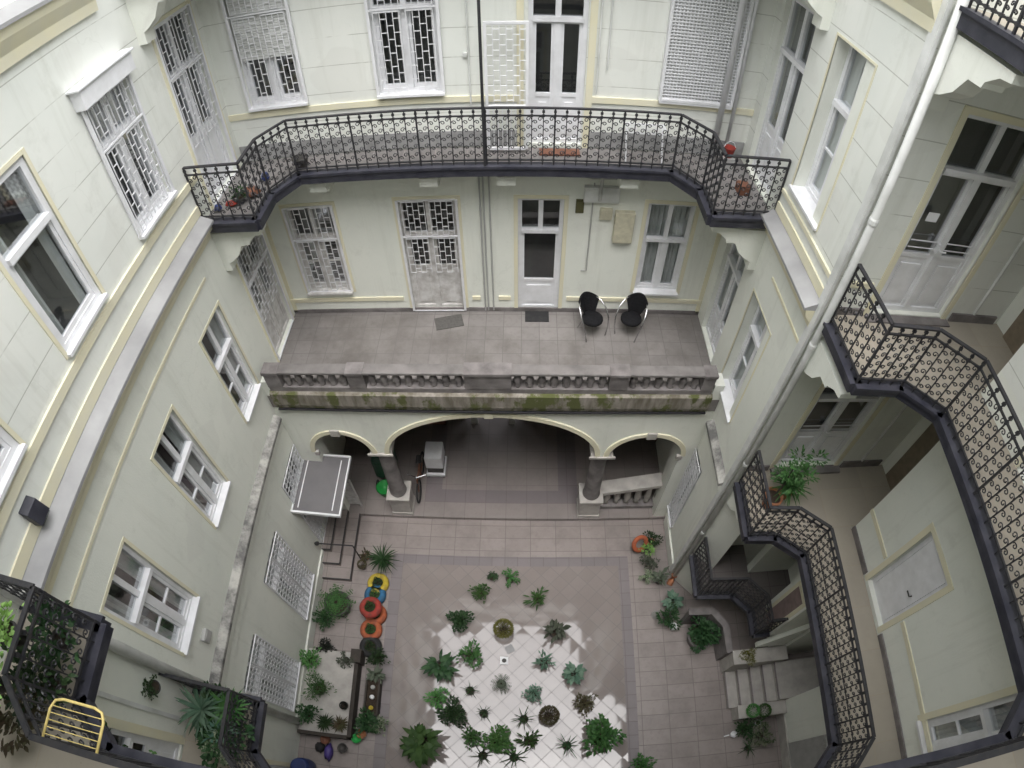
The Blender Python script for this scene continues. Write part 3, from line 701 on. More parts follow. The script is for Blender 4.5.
# ------------------------------------------------------------------ terrace
b = MB(); b.box(XL, XR, 6.10, YB - .01, 4.56, 4.90)
tg = tag(b.build('terrace', M['terrace'], loc=(0, 7.2, 4.9)), 'tiled grey stone terrace in front of the lower doors', 'terrace')
b = MB(); b.add([(x, y, z) for x in (-4.22, 3.72) for y, z in ((6.12, 4.56), (6.05, 4.62), (6.02, 4.74), (6.02, 5.05), (6.09, 5.09))],
                [(0, 1, 6, 5), (1, 2, 7, 6), (2, 3, 8, 7), (3, 4, 9, 8), (0, 5, 9, 4), (0, 4, 3, 2, 1), (5, 6, 7, 8, 9)])
b.build('mossy_cornice', M['moss'], tg)
b = MB(); b.box(-4.20, 3.71, 6.03, 6.115, 4.555, 4.59); b.build('dark_strip', M['iron'], tg)  # thin black strip along the underside of the cornice
for x0_, x1_ in ((XL + .002, -4.221), (3.721, XR - .002)):
    b = MB(); b.box(x0_, x1_, 6.105, 6.4, 4.57, 5.3); b.build('end_pier', M['wall'], tg)
ts = thing('balustrade', 'weathered grey stone balustrade along the front of the terrace', 'balustrade', (0, 6.15, 5.0))
b = MB(); b.box(-4.20, 3.69, 6.08, 6.30, 4.905, 5.20); b.build('base_course', M['stone'], ts, bevel=.01)
b = MB(); b.box(-4.20, 3.68, 6.06, 6.28, 5.56, 5.62); b.build('rail', M['railstone'], ts, bevel=.015)
for u0_, u1_ in ((-4.20, -3.90), (-2.62, -2.32), (-.60, .18), (1.82, 2.14), (3.46, 3.68)):
    b = MB(); b.box(u0_, u1_, 6.07, 6.28, 5.20, 5.559); b.box(u0_ - .01, u1_ + .01, 6.04, 6.30, 5.621, 5.632); b.box(u0_ - .01, u1_ + .01, 6.04, 6.059, 5.56, 5.62); b.build('pedestal', M['stone'], ts, bevel=.01)
bal = None
for a, c, n in ((-3.90, -2.62, 6), (-2.32, -.60, 8), (.18, 1.82, 8), (2.14, 3.46, 6)):
    for i in range(n):
        x = a + (i + .5) * (c - a) / n
        if bal is None:
            b = MB(); b.lathe((x, 6.17, 5.20), [(.06, 0), (.06, .03), (.038, .06), (.074, .15), (.055, .23), (.033, .29), (.055, .33), (.055, .36)], 12)
            bal = b.build('baluster', M['stone'], ts, smooth=True); x0b = x
        else:
            c2 = bal.copy(); COL.objects.link(c2); c2.parent = ts; c2.location = (x - x0b, 0, 0)

# ------------------------------------------------------------------ ironwork galleries
def scroll(b, o, d, z, s, rr, flip):
    pts = []
    for i in range(11):
        t = i / 10; a = math.pi - t * 7.2; r = s * (1 - t * .72)
        pts.append((s + r * math.cos(a), r * math.sin(a)))
    b.tube([(o[0] + d[0] * flip * q[0], o[1] + d[1] * flip * q[0], z + q[1]) for q in pts], rr, 3, cap=False)
def railing(root, p0, p1, z, h=1.0, pitch=.165, detail=1, dense=False):
    p0 = Vector((p0[0], p0[1], 0)); p1 = Vector((p1[0], p1[1], 0)); L = (p1 - p0).length; d = (p1 - p0) / L; nrm = Vector((-d.y, d.x, 0))
    F = lambda u, w, zz: tuple(p0 + d * u + nrm * w + Vector((0, 0, z + zz)))
    b = MB()
    b.box(0, L, -.024, .024, h - .022, h, F=F); b.box(0, L, -.012, .012, h - .145, h - .125, F=F); b.box(0, L, -.012, .012, .07, .09, F=F)
    n = max(2, round(L / pitch)); du = L / n
    for i in range(n + 1):
        u = i * du; t = .012 if (i % 6 == 0) else .007
        b.box(u - t, u + t, -t, t, 0, h - .022, F=F)
        if i == n or detail == 0: continue
        zs = (.15, .30, .45, .60, .75) if dense else (.16, .31, .46, .61, .75)
        for q, zz in enumerate(zs):
            o = F(u + .006, 0, 0); sz = min(.038, du * .23)
            scroll(b, F(u + .008, 0, 0), d, z + zz * h, sz, .0085, 1); scroll(b, F(u + du - .008, 0, 0), d, z + zz * h + .05, sz, .0085, -1)
        for zz in (h - .135, .08, h - .07):
            b.box(u - .019, u + .019, -.014, .014, zz - .017, zz + .017, F=F)
        if dense: b.box(u, u + du, -.006, .006, .44, .452, F=F)
    return b.build('railing', M['iron'], root)

def gallery(label, outline, inner, z, floor_m, detail, dense=False, ends=(True, True), soffit='wall', thick=.22, group=None, pitch=.165, h=1.0, m_iron=None):
    g = thing('gallery', label, 'gallery', (outline[0][0], outline[0][1], z), group)
    poly = outline + inner
    b = MB(); b.prism(poly, z - thick, z - .004, 0, 1); b.build('slab', [M[soffit], M[floor_m]], g)
    f = MB()
    for i in range(len(outline) - 1):
        p, q = Vector((*outline[i], 0)), Vector((*outline[i + 1], 0)); d = (q - p).normalized(); n = Vector((d.y, -d.x, 0))
        cen = Vector((sum(x for x, y in poly) / len(poly), sum(y for x, y in poly) / len(poly), 0))
        F = lambda u, w, zz: tuple(p + d * u + n * w + Vector((0, 0, zz)))
        L = (q - p).length; e = .012
        f.box(-e, L + e, -.055, .055, z - thick - .02, z - .03, F=F); f.box(-e, L + e, -.08, .08, z - .03, z + .012, F=F)
    f.build('fascia', M['fascia'], g)
    dl = detail if isinstance(detail, list) else [detail] * (len(outline) - 1)
    for i in range(len(outline) - 1): railing(g, outline[i], outline[i + 1], z + .012, h=h, detail=dl[i], dense=dense, pitch=pitch)
    return g
def corbel(root, F, u0, u1, z, length, h):
    prof = [(0, z), (length, z), (length, z - .08), (length * .86, z - .10), (length * .72, z - .2), (length * .70, z - .26), (length * .52, z - .27), (length * .40, z - .45), (length * .25, z - .55), (.12, z - .60), (.12, z - h), (0, z - h)]
    b = MB(); n = len(prof)
    b.add([F(u0, w, q) for w, q in prof] + [F(u1, w, q) for w, q in prof], [tuple(range(n)), tuple(range(n, 2 * n))[::-1]] + [(i, (i + 1) % n, n + (i + 1) % n, n + i) for i in range(n)])
    return b.build('corbel', M['wall'], root)

backline = [(XL + .02, 6.54), (-3.42, 6.47), (-3.42, 7.14), (-3.12, 7.66), (2.60, 7.66), (2.95, 7.16), (2.95, 6.52), (XR - .02, 6.58)]
bg2 = gallery('long black iron balcony across the back wall with bent corner ends', backline, [(XR - .02, YB - .02), (XL + .02, YB - .02)], L2 + .05, 'balfloor', 1, h=.95, thick=.15)
corbel(bg2, FL, 6.60, 6.84, L2 - .23, .85, .75); corbel(bg2, FR, 6.62, 6.86, L2 - .23, .85, .75)
for u in (-2.9, -1.1, .1, 2.0):
    b = MB(); b.box(u - .14, u + .14, 0, .5, L2 - .38, L2 - .23, F=FB); b.box(u - .12, u + .12, 0, .3, L2 - .52, L2 - .38, F=FB); b.build('bracket', M['wall'], bg2)
bg3 = gallery('upper black iron balcony high on the back wall above the frame', backline, [(XR - .02, YB - .02), (XL + .02, YB - .02)], L3, 'balfloor', 0)
corbel(bg3, FL, 6.60, 6.84, L3 - .23, .85, .75); corbel(bg3, FR, 6.62, 6.86, L3 - .23, .85, .75)

ringline = [(XR + .06, 4.46), (3.98, 3.56), (4.60, 3.53), (5.03, 3.14), (4.92, .10), (4.50, -.25), (-2.90, -.25), (-3.30, .10), (-3.30, .80), (XL + .02, .84)]
ringin = [(XL + .02, -1.68), (XE - .02, -1.68), (XE - .02, 3.46), (XA, 3.46), (XA, YR - .02), (XR + .06, YR - .02)]
ringline1 = [(XR + .02, 4.40), (3.91, 3.44), (4.38, 3.41), (4.82, 3.06), (4.80, .08), (4.40, -.34), (-2.90, -.34), (-3.24, .02), (-3.24, .74), (XL + .02, .78)]
ring1 = gallery('lower black iron gallery with beige floor curving along the right side', ringline1, ringin, L1, 'galfloor', [1, 1, 1, 1, 1, 0, 1, 1, 1], dense=True, pitch=.15, thick=.15)
ring2 = gallery('upper black iron gallery with navy edge curving along the right side', ringline, ringin, L2 + .08, 'galfloor', [1, 1, 1, 1, 1, 0, 1, 1, 1], h=.92, thick=.12)
ring3 = gallery('topmost black iron gallery whose navy edge cuts the upper right corner', ringline, ringin, 12.33, 'galfloor', [1, 1, 1, 0, 0, 0, 0, 0, 0], dense=True, pitch=.10, thick=.16)
for g, z in ((ring1, L1), (ring2, L2), (ring3, 12.33)): corbel(g, FT, XR + .06, XR + .30, z - .23, 1.0, .75)
# mezzanine landing
mezz = [(XR + .06, 4.40), (3.97, 3.52), (4.72, 3.48), (5.08, 3.10), (5.08, 2.60), (5.40, 2.60)]
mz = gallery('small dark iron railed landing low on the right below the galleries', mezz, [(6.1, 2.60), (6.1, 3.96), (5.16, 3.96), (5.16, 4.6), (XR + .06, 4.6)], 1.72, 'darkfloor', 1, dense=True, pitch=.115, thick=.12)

# white downpipes
b = MB(); b.tube([(XR + .02, 4.50, .25), (XR + .02, 4.50, TOP)], .049, 14)
p = tag(b.build('downpipe', M['pipe'], loc=(XR, 4.5, 0), smooth=True), 'long white downpipe running down the corner of the right wing', 'downpipe')
for z in (2.7, 5.3, 8.1, 10.0, 12.6):
    b = MB(); b.lathe((XR + .02, 4.50, z), [(.051, 0), (.058, .02), (.058, .07), (.051, .09)], 14); b.build('collar', M['pipe'], p)
b = MB(); b.tube([(XR + .02, 4.50, .25), (XR - .02, 4.44, .08), (XR - .06, 4.36, .02)], .075, 12); b.build('shoe', M['terracotta'], p)
b = MB(); b.box(XR - .05, XR + .0, 4.60, YR + .06, .2, TOP); b.build('backing_strip', M['pipe'], p)
b = MB(); b.tube([(XL + .09, .86, .1), (XL + .09, .86, TOP)], .075, 14)
tag(b.build('downpipe', M['pipe'], loc=(XL, .86, 0), smooth=True), 'white downpipe on the left wall ending behind the plant gallery', 'downpipe')
b = MB(); b.tube([(-.204, 7.62, L2 + .02), (-.204, 7.62, TOP - .3)], .022, 8)
tag(b.build('iron_pole', M['iron'], loc=(-.204, 7.62, L2)), 'thin black iron pole rising from the back balcony railing', 'pole')
for i, (x, r_) in enumerate(((3.36, .05), (3.56, .03))):
    b = MB(); b.tube([(x, YB - .08, L2 + .05), (x, YB - .08, TOP - .1)], r_, 10)
    tag(b.build('wall_pipe', M['white'], loc=(x, YB, L2), smooth=True), ('thicker of two white wall pipes right of the lattice window' if i == 0 else 'thinner of two white wall pipes nearest the right corner'), 'pipe')
b = MB()
for x in (-.36, -.30, -.20): b.tube([(x, YB - .03, 4.95), (x, YB - .03, 8.1), (x + .1, YB - .03, 8.2)], .014, 6)
b.tube([(-1.6, YB - .04, 8.12), (-.5, YB - .04, 8.05), (.8, YB - .04, 8.12), (1.5, YB - .04, 8.0), (3.2, YB - .04, 8.02)], .02, 6)
b.tube([(1.52, YB - .03, 7.9), (1.52, YB - .03, 6.0), (1.42, YB - .03, 6.0)], .012, 6); b.tube([(1.62, YB - .2, 8.2), (1.62, YB - .1, 7.6)], .03, 8)
tag(b.build('conduits', M['grey'], loc=(-.3, YB, 4.9)), 'grey conduits and cables running over the back wall above the white door', 'cables')
for x0_, z0_, z1_, lab in ((1.42, 9.5, 11.9, 'pale cable just right of the yellow strip beside the glass door'), (-.42, 9.3, 11.9, 'pale cable left of the iron pole on the upper back wall'), (1.56, 9.9, 11.9, 'shorter pale cable left of the lattice window')):
    b = MB(); b.tube([(x0_, YB - .03, z0_), (x0_, YB - .03, z1_)], .013, 6); tag(b.build('wall_cable', M['pipe'], loc=(x0_, YB, z0_)), lab, 'cable')
b = MB(); b.box(-.50, -.44, .0, .05, 10.08, 10.14, F=FB); tag(b.build('junction_box', M['pipe'], loc=(-.47, YB, 10.08)), 'tiny white switch box left of the iron pole', 'box')

# wall boxes
def wbox(name, label, cat, F, u0, u1, z0, z1, w, m, lid=True):
    b = MB(); b.box(u0, u1, 0, w, z0, z1, F=F)
    o = b.build(name, M[m], loc=F((u0 + u1) / 2, 0, z0), bevel=.008); tag(o, label, cat)
    if lid:
        b = MB(); b.box(u0 + .02, u1 - .02, w - .002, w + .008, z0 + .03, z1 - .03, F=F); b.build('cover', M[m], o)
    return o
wbox('meter_box', 'tall cream meter box on the back wall above the chairs', 'box', FB, 1.92, 2.26, 6.72, 7.36, .12, 'cream')
wbox('junction_box', 'small cream junction box left of the meter box', 'box', FB, 1.66, 1.87, 7.18, 7.40, .07, 'cream')
wbox('junction_box', 'wide pale cable box high under the balcony', 'box', FB, 1.36, 1.95, 7.55, 7.85, .10, 'pipe')
wbox('vent_box', 'small dark vent opening high right of the white door', 'vent', FB, 1.24, 1.38, 7.28, 7.56, .03, 'olive')
wbox('vent_box', 'small grey vent box low beside the nearest left window', 'vent', FL, 1.50, 1.70, 4.78, 4.98, .07, 'grey')
b = MB(); pf = [(0, 8.78), (.14, 8.80), (.10, 9.0), (0, 9.04)]
n = 4; b.add([FL(1.56, w, z) for w, z in pf] + [FL(1.76, w, z) for w, z in pf], [(0, 1, 2, 3), (7, 6, 5, 4)] + [(i, (i + 1) % 4, 4 + (i + 1) % 4, 4 + i) for i in range(4)])
o = tag(b.build('wall_lamp', M['fascia'], loc=FL(1.66, 0, 8.8), bevel=.006), 'dark wedge shaped wall lamp on the left wall', 'lamp')
b = MB(); b.box(1.575, 1.745, .02, .13, 8.775, 8.79, F=FL); b.build('lens', M['glass'], o)

# ------------------------------------------------------------------ canopy, steps, gate
cp = thing('door_canopy', 'smoky glass door canopy in a white frame on the left wall by the arches', 'canopy', (XL, 5.55, 2.5))
FCn = lambda u, w, z: (XL + w, u, z - .08 * w)
b = MB(); b.box(4.90, 6.26, .03, 1.05, 2.585, 2.60, F=FCn); b.build('sheet', M['smoke'], cp)
b = MB()
for u0_, u1_ in ((4.86, 4.90), (6.26, 6.30)): b.box(u0_, u1_, 0, 1.06, 2.55, 2.63, F=FCn)
b.box(4.90, 6.26, 1.03, 1.06, 2.55, 2.62, F=FCn); b.box(4.90, 6.26, .0, .03, 2.55, 2.62, F=FCn); b.box(4.98, 6.18, .86, .88, 2.601, 2.612, F=FCn); b.box(4.98, 6.18, .12, .14, 2.601, 2.612, F=FCn)
b.build('frame', M['white'], cp)
st = thing('steps', 'low nested tiled steps below the canopy along the left wall', 'steps', (XL + .3, 5.2, 0))
for x1, y0, z1 in ((-3.60, 4.33, .15), (-3.87, 4.66, .30), (-4.10, 4.95, .45)):
    b = MB(); b.box(XL + .005, x1, y0, 6.08, .01 if z1 < .2 else z1 - .15, z1); s = b.build('step', M['court'], st)
    b = MB(); b.box(x1 - .012, x1 + .006, y0, 6.08, z1 - .05, z1 + .004); b.box(XL + .01, x1 - .012, y0 - .006, y0 + .012, z1 - .05, z1 + .004); b.build('nosing', M['iron'], s)
b = MB(); b.tube([(XL + .02, 4.86, 1.0), (-3.44, 4.92, .85)], .016, 6); b.tube([(-3.44, 4.92, .85), (-3.44, 4.92, .02)], .016, 6); b.lathe((XL + .08, 4.86, .96), [(.05, 0), (.06, .03), (.03, .08)], 8)
tag(b.build('handrail', M['iron'], loc=(-3.44, 4.92, 0)), 'thin black handrail crossing the low steps by the left wall', 'handrail')
gt = thing('slatted_gate', 'white slatted gate standing open beside the canopy', 'gate', (-3.75, 6.2, .13))
b = MB()
for i in range(13): b.box(-4.02, -3.62, 6.30 + .0, 6.33, .22 + i * .085, .25 + i * .085)
b.build('slats', M['oldwhite'], gt)
b = MB(); b.box(-4.06, -4.02, 6.29, 6.34, .13, 1.42); b.box(-3.62, -3.58, 6.29, 6.34, .13, 1.42); b.build('frame', M['oldwhite'], gt)

# ------------------------------------------------------------------ stair on the lower right
sr = thing('entrance_steps', 'short flight of pinkish tiled steps rising to a dark cellar door on the right', 'steps', (5.4, 1.7, 0))
xs = [4.90, 5.14, 5.38, 5.62, 5.86]
for i, x in enumerate(xs):
    b = MB(); b.box(x, 7.0, 1.31, 2.14, .012 + .15 * i, .15 * (i + 1)); s = b.build('step', M['palestone'], sr)
    b = MB(); b.box(x - .008, x + .014, 1.312, 2.138, .15 * (i + 1) - .025, .15 * (i + 1) + .003); b.build('nosing', M['band'], s)
for y0, y1, z1, x0 in ((1.03, 1.30, .50, 5.0), (2.15, 2.44, .95, 4.86)):
    b = MB(); b.box(x0, 6.09, y0, y1, .01, z1); b.box(x0 - .03, 6.09, y0 - .02, y1 + .005, z1, z1 + .06); b.build('cheek_wall', M['palestone'], sr, bevel=.01)
b = MB(); b.extrude([(5.35, 1.02), (6.08, 1.02), (6.08, 2.45), (5.35, 1.15)], lambda u, w, z: (u, 2.46 + w, z), 0, .10)
tag(b.build('sloping_parapet', M['wall'], loc=(5.7, 2.5, 1)), 'pale sloping parapet wall beside the stair cheek', 'wall')
kb = thing('stone_kerb', 'bent grey stone kerb wrapping the round plant tub', 'kerb', (4.4, 3.1, 0))
b = MB()
kp = [(4.02, 3.42), (4.55, 3.40), (4.80, 3.05), (4.82, 2.45)]
for i in range(3):
    p0, p1 = Vector((*kp[i], 0)), Vector((*kp[i + 1], 0)); d = (p1 - p0); L = d.length; d /= L; n_ = Vector((-d.y, d.x, 0))
    b.box(0, L, -.05, .05, .01, .80, F=lambda u, w, z: tuple(p0 + d * u + n_ * w + Vector((0, 0, z)))); b.box(-.02, L + .02, -.075, .075, .80, .88, m=1, F=lambda u, w, z: tuple(p0 + d * u + n_ * w + Vector((0, 0, z + .001 * i))))
b.build('kerb_wall', [M['stone'], M['stone']], kb)

# ------------------------------------------------------------------ raised plant platform at the left
pb = thing('plant_platform', 'low dark sided platform with pale slab top against the left wall', 'platform', (-3.7, 1.6, 0))
b = MB(); b.box(XL + .05, -3.19, .70, 2.55, .01, .30); b.build('slab', M['palestone'], pb)
b = MB(); b.box(-3.188, -3.10, .66, 2.30, .01, .36); b.box(XL + .05, -3.19, .62, .698, .01, .36); b.box(-3.28, -3.05, 2.32, 2.62, .01, .42); b.build('edging', M['darkwood'], pb)

# ------------------------------------------------------------------ plants
PX = {}
def leaf(b, base, d, L, W, droop, seg=3, m=0, up_=Vector((0, 0, 1))):
    d = d.normalized(); side = d.cross(up_)
    side = side.normalized() if side.length > 1e-3 else Vector((1, 0, 0))
    prof = {2: (.25, 1, .05), 3: (.25, .95, .75, .04), 4: (.2, .8, 1, .6, .03)}[seg]
    vs = []; p = Vector(base); dd = d.copy()
    for i in range(seg + 1):
        w = W * prof[i] / 2; vs += [tuple(p - side * w), tuple(p + side * w)]
        p = p + dd * (L / seg); dd = (dd + Vector((0, 0, -droop / seg))).normalized()
    b.add(vs, [(2 * i, 2 * i + 1, 2 * i + 3, 2 * i + 2) for i in range(seg)], m)
def fol_bush(n=150, r=.5, h=.5, L=.14, W=.07, open_=.6):
    b = MB()
    for i in range(n):
        a = uni(0, 6.283); e = math.acos(uni(-.15, 1)); q = r * (rnd() ** .45)
        lump = 1 + .28 * math.sin(3 * a + 1.3 * n) + .15 * math.sin(5 * a + 2 * e)
        q *= lump * .85
        p = Vector((q * math.sin(e) * math.cos(a), q * math.sin(e) * math.sin(a), h * .35 + q * math.cos(e) * h / r))
        d = Vector((math.cos(a) * math.sin(e), math.sin(a) * math.sin(e), math.cos(e) * open_)) + Vector((uni(-.7, .7), uni(-.7, .7), uni(-.3, .7)))
        leaf(b, p, d, L * uni(.6, 1.25), W * uni(.7, 1.2), uni(.3, .9))
    return b
def fol_rosette(n=40, L=.5, W=.05, rise=.7, droop=1.0, stem=.1):
    b = MB()
    for i in range(n):
        a = i * 2.39996 + uni(-.2, .2); t = i / n
        d = Vector((math.cos(a), math.sin(a), .15 + rise * t * 2 + uni(-.1, .1)))
        leaf(b, (0, 0, stem + .12 * t), d, L * uni(.7, 1.1), W, droop * uni(.7, 1.2), 4)
    return b
def fol_broad(n=22, L=.30, W=.17, rise=.5, h=.35):
    b = MB()
    for k in range(4):
        sx, sy, sh = uni(-.14, .14), uni(-.14, .14), h * uni(.8, 1.6)
        b.tube([(sx * .3, sy * .3, 0), (sx, sy, sh)], .010, 5)
        for i in range(max(5, n // 3)):
            a = uni(0, 6.283); t = uni(.25, 1.05); r = .05 + .10 * rnd()
            p = Vector((sx * t + r * math.cos(a), sy * t + r * math.sin(a), sh * t + uni(-.03, .05)))
            leaf(b, p, Vector((math.cos(a) + uni(-.4, .4), math.sin(a) + uni(-.4, .4), rise * uni(-.1, 1.7))), L * uni(.5, 1.1), W * uni(.6, 1.0), uni(.5, 1.5), 4)
    return b
def fol_fern(n=26, L=.45):
    b = MB()
    for i in range(n):
        a = i * 2.39996 + uni(-.3, .3); d = Vector((math.cos(a), math.sin(a), uni(.4, 1.6))).normalized(); p = Vector((0, 0, .08)); pts = [p.copy()]
        side = d.cross(Vector((0, 0, 1))).normalized()
        for k in range(7):
            p = p + d * (L * uni(.8, 1.1) / 7); d = (d + Vector((0, 0, -.22))).normalized(); pts.append(p.copy())
            for sgn in (-1, 1):
                leaf(b, p, d * .6 + side * sgn, .10 * (1.15 - k / 8), .03, .4, 2)
    return b
def fol_ball(r=.2, n=260):
    b = MB()
    for i in range(n):
        z = 1 - 1.25 * i / n; a = i * 2.39996; q = math.sqrt(max(0, 1 - z * z))
        p = Vector((q * math.cos(a), q * math.sin(a), z)); leaf(b, p * r * .85 + Vector((0, 0, r)), p + Vector((uni(-.5, .5), uni(-.5, .5), uni(-.2, .4))), r * .30, r * .16, .3, 2)
    return b
def fol_spider(n=9, L=.35):
    b = MB()
    for i in range(n):
        a = i * 6.283 / n + uni(-.3, .3); leaf(b, (0, 0, .2), Vector((math.cos(a), math.sin(a), uni(.1, .7))), L * uni(.6, 1.1), .055, 1.0, 3)
    return b
def fol_tree():
    b = MB()
    for k in range(9):
        a = k * 2.4; t = .25 + k * .09; top_ = Vector((.18 * math.cos(a), .18 * math.sin(a), .35 + k * .11))
        for i in range(46):
            d = Vector((uni(-1, 1), uni(-1, 1), uni(-.6, .8))); leaf(b, top_ + d * .13, d + Vector((0, 0, .2)), uni(.06, .10), .035, .7)
    return b
def fol_trail(n=16):
    b = MB()
    for i in range(n):
        a = uni(0, 6.283); p = Vector((0, 0, .15)); d = Vector((math.cos(a), math.sin(a), .8)); 
        for k in range(6):
            q = p + d * .085; b.tube([tuple(p), tuple(q)], .004, 3); p = q; d = (d + Vector((uni(-.3, .3), uni(-.3, .3), -.35))).normalized()
            for _ in range(2): leaf(b, p, Vector((uni(-1, 1), uni(-1, 1), uni(0, .8))), .10, .055, .5, 2)
    return b
FOL = {'bush': lambda: fol_bush(190, .5, .5, .15, .075), 'dense': lambda: fol_bush(420, .5, .55, .12, .065), 'fine': lambda: fol_bush(520, .5, .6, .10, .025, 1.2), 'rosette': lambda: fol_rosette(44, .62, .075, .5, .9, .08),
       'palm': lambda: fol_rosette(60, .75, .045, .6, 1.1, .15), 'broad': lambda: fol_broad(30, .34, .16, .5, .3), 'big': lambda: fol_broad(46, .42, .14, .5, .35), 'fern': lambda: fol_fern(30, .55), 'ball': lambda: fol_ball(.42),
       'spider': lambda: fol_spider(12, .85), 'tree': fol_tree, 'trail': lambda: fol_trail(18), 'star': lambda: fol_bush(60, .42, .45, .30, .085, .8)}
MESHC = {}
def folmesh(kind, var):
    key = (kind, var)
    if key not in MESHC:
        b = FOL[kind](); me = bpy.data.meshes.new(kind + '_foliage'); me.from_pydata(b.v, [], b.f); me.materials.append(M['leaf_mid']); MESHC[key] = me
    return MESHC[key]
def pot_mesh(kind):
    key = ('pot', kind)
    if key not in MESHC:
        b = MB()
        prof = {'pot': [(.09, 0), (.13, .22), (.145, .22), (.145, .26), (.12, .26), (.115, .21)], 'low': [(.10, 0), (.16, .10), (.175, .15), (.15, .15), (.14, .11)], 'tub': [(.24, 0), (.28, .30), (.31, .32), (.31, .36), (.26, .36), (.25, .28)]}[kind]
        b.lathe((0, 0, 0), prof, 20, 0, True, False); n = prof[-1]
        b.lathe((0, 0, 0), [(n[0], n[1]), (.01, n[1] + .01)], 20, 1, False, True)
        me = bpy.data.meshes.new(kind); me.from_pydata(b.v, [], b.f); me.polygons.foreach_set('material_index', b.m); me.polygons.foreach_set('use_smooth', [True] * len(me.polygons)); MESHC[key] = me
    return MESHC[key]
nvar = [0]
def plant(x, y, z, size, kind, mat, label, pot='low', potm='darkpot', ps=1.0, group=None, name='potted_plant', lift=None, sz=None, cat='potted plant'):
    t = thing(name, label, cat, (x, y, z), group)
    nvar[0] += 1
    if pot:
        key = ('potm', pot, potm)
        if key not in MESHC:
            me = pot_mesh(pot).copy(); me.materials.append(M[potm]); me.materials.append(M['soil']); MESHC[key] = me
        o = bpy.data.objects.new('pot', MESHC[key]); COL.objects.link(o); o.parent = t; o.scale = (ps,) * 3
    base = folmesh(kind, nvar[0] % 3); key = (kind, nvar[0] % 3, mat)
    if key not in MESHC: me = base.copy(); me.materials.clear(); me.materials.append(M[mat]); MESHC[key] = me
    o = bpy.data.objects.new('foliage', MESHC[key]); COL.objects.link(o); o.parent = t
    h = {'low': .12, 'pot': .22, 'tub': .30, None: 0}[pot] * ps if lift is None else lift
    o.location = (0, 0, h); o.scale = (size, size, size * (sz or 1)); o.rotation_euler = (uni(-.12, .12), uni(-.12, .12), uni(0, 6.28))
    if kind == 'tree':
        b = MB(); b.tube([(x, y, z + h), (x + .03, y, z + h + .3 * size), (x, y + .02, z + h + .85 * size)], .018, 6, r2=.008); b.build('stem', M['darkwood'], t)
    return t
def g(px): # depth-corrected ground spot: values were read at 0.2 m above the floor
    s = .988; return (CAM.x + (px[0] - CAM.x) * s, CAM.y + (px[1] - CAM.y) * s)
G1 = 'potted plants on the shiny centre tiles'
court = [
 ((-.54, 4.22), .46, 'bush', 'leaf_mid', 'round mid green bush left of the trailing plants at the far end'),
 ((-.958, 3.54), .54, 'dense', 'leaf_dark', 'dark spiky leaved bush farthest left of the upper plants'),
 ((0, 3.33), .50, 'ball', 'leaf_olive', 'olive yellow ball shaped plant in the middle of the floor'),
 ((1.18, 3.29), .66, 'broad', 'leaf_grey', 'wide grey green plant with lobed leaves right of the ball plant'),
 ((.766, 4.10), .48, 'star', 'leaf_mid', 'loose star shaped green plant at the upper right of the group'),
 ((.13, 4.60), .48, 'trail', 'leaf_mid', 'trailing green plant at the far end of the shiny floor'),
 ((-.28, 4.65), .28, 'trail', 'leaf_dark', 'smallest wispy plant at the far end beside the trailing plant'),
 ((-1.315, 2.44), .74, 'big', 'leaf_dark', 'large dark broad leaved plant on the left edge of the white glare'),
 ((-.70, 2.71), .56, 'bush', 'leaf_mid', 'green bush right of the large dark broad leaved plant'),
 ((.895, 2.60), .46, 'star', 'leaf_blue', 'grey green star plant above the small round grey green one'),
 ((1.557, 2.33), .66, 'broad', 'leaf_blue', 'rubber plant with large oval leaves on the right of the glare'),
 ((-.017, 2.10), .46, 'fern', 'leaf_grey', 'pale grey feathery plant on the centre line of the floor'),
 ((.683, 1.89), .42, 'bush', 'leaf_blue', 'small round grey green plant right of the feathery one'),
 ((.997, 1.38), .48, 'ball', 'leaf_brown', 'round brownish variegated plant left of the large fluffy bush'),
 ((1.386, .73), .42, 'spider', 'leaf_dark', 'very dark star shaped plant beside the large fluffy bush'),
 ((2.053, .90), .84, 'dense', 'leaf_mid', 'largest fluffy green bush at the lower right of the floor'),
 ((.585, .84), .46, 'star', 'leaf_mid', 'compact green star plant right of the lime bright bush'),
 ((-.07, .81), .66, 'dense', 'leaf_bright', 'brightest green leafy bush in the lower middle'),
 ((-.608, .88), .46, 'bush', 'leaf_mid', 'loose green plant between the bright bush and the dense dark one'),
 ((-1.025, 1.38), .62, 'dense', 'leaf_dark', 'dense dark green bush on the left of the glare'),
 ((-1.36, 1.72), .50, 'bush', 'leaf_bright', 'light green bush just above the dense dark green one'),
 ((-1.552, .65), 1.02, 'big', 'leaf_mid', 'huge broad leaved plant at the lower left of the floor'),
 ((-.689, 1.93), .28, 'spider', 'leaf_dark', 'little dark plant in a round pot on the upper left of the glare'),
 ((-.377, 1.43), .30, 'spider', 'leaf_dark', 'little dark plant with a bent leaf left of the spidery one'),
 ((.478, 1.32), .38, 'spider', 'leaf_dark', 'dark spidery legged plant near the brownish round plant'),
 ((-.369, .50), .38, 'spider', 'leaf_dark', 'dark spidery plant below the bright green bush'),
 ((.283, .47), .46, 'spider', 'leaf_dark', 'sprawling flat dark plant at the bottom of the floor'),
 ((1.777, 1.65), .48, 'bush', 'leaf_brown', 'reddish brown bush above the largest fluffy bush'),
 ((2.95, .22), .5, 'bush', 'leaf_mid', 'green plant at the bottom edge on the dark band'),
 ((2.5, .05), .4, 'star', 'leaf_dark', 'dark star plant cut by the bottom edge'),
]
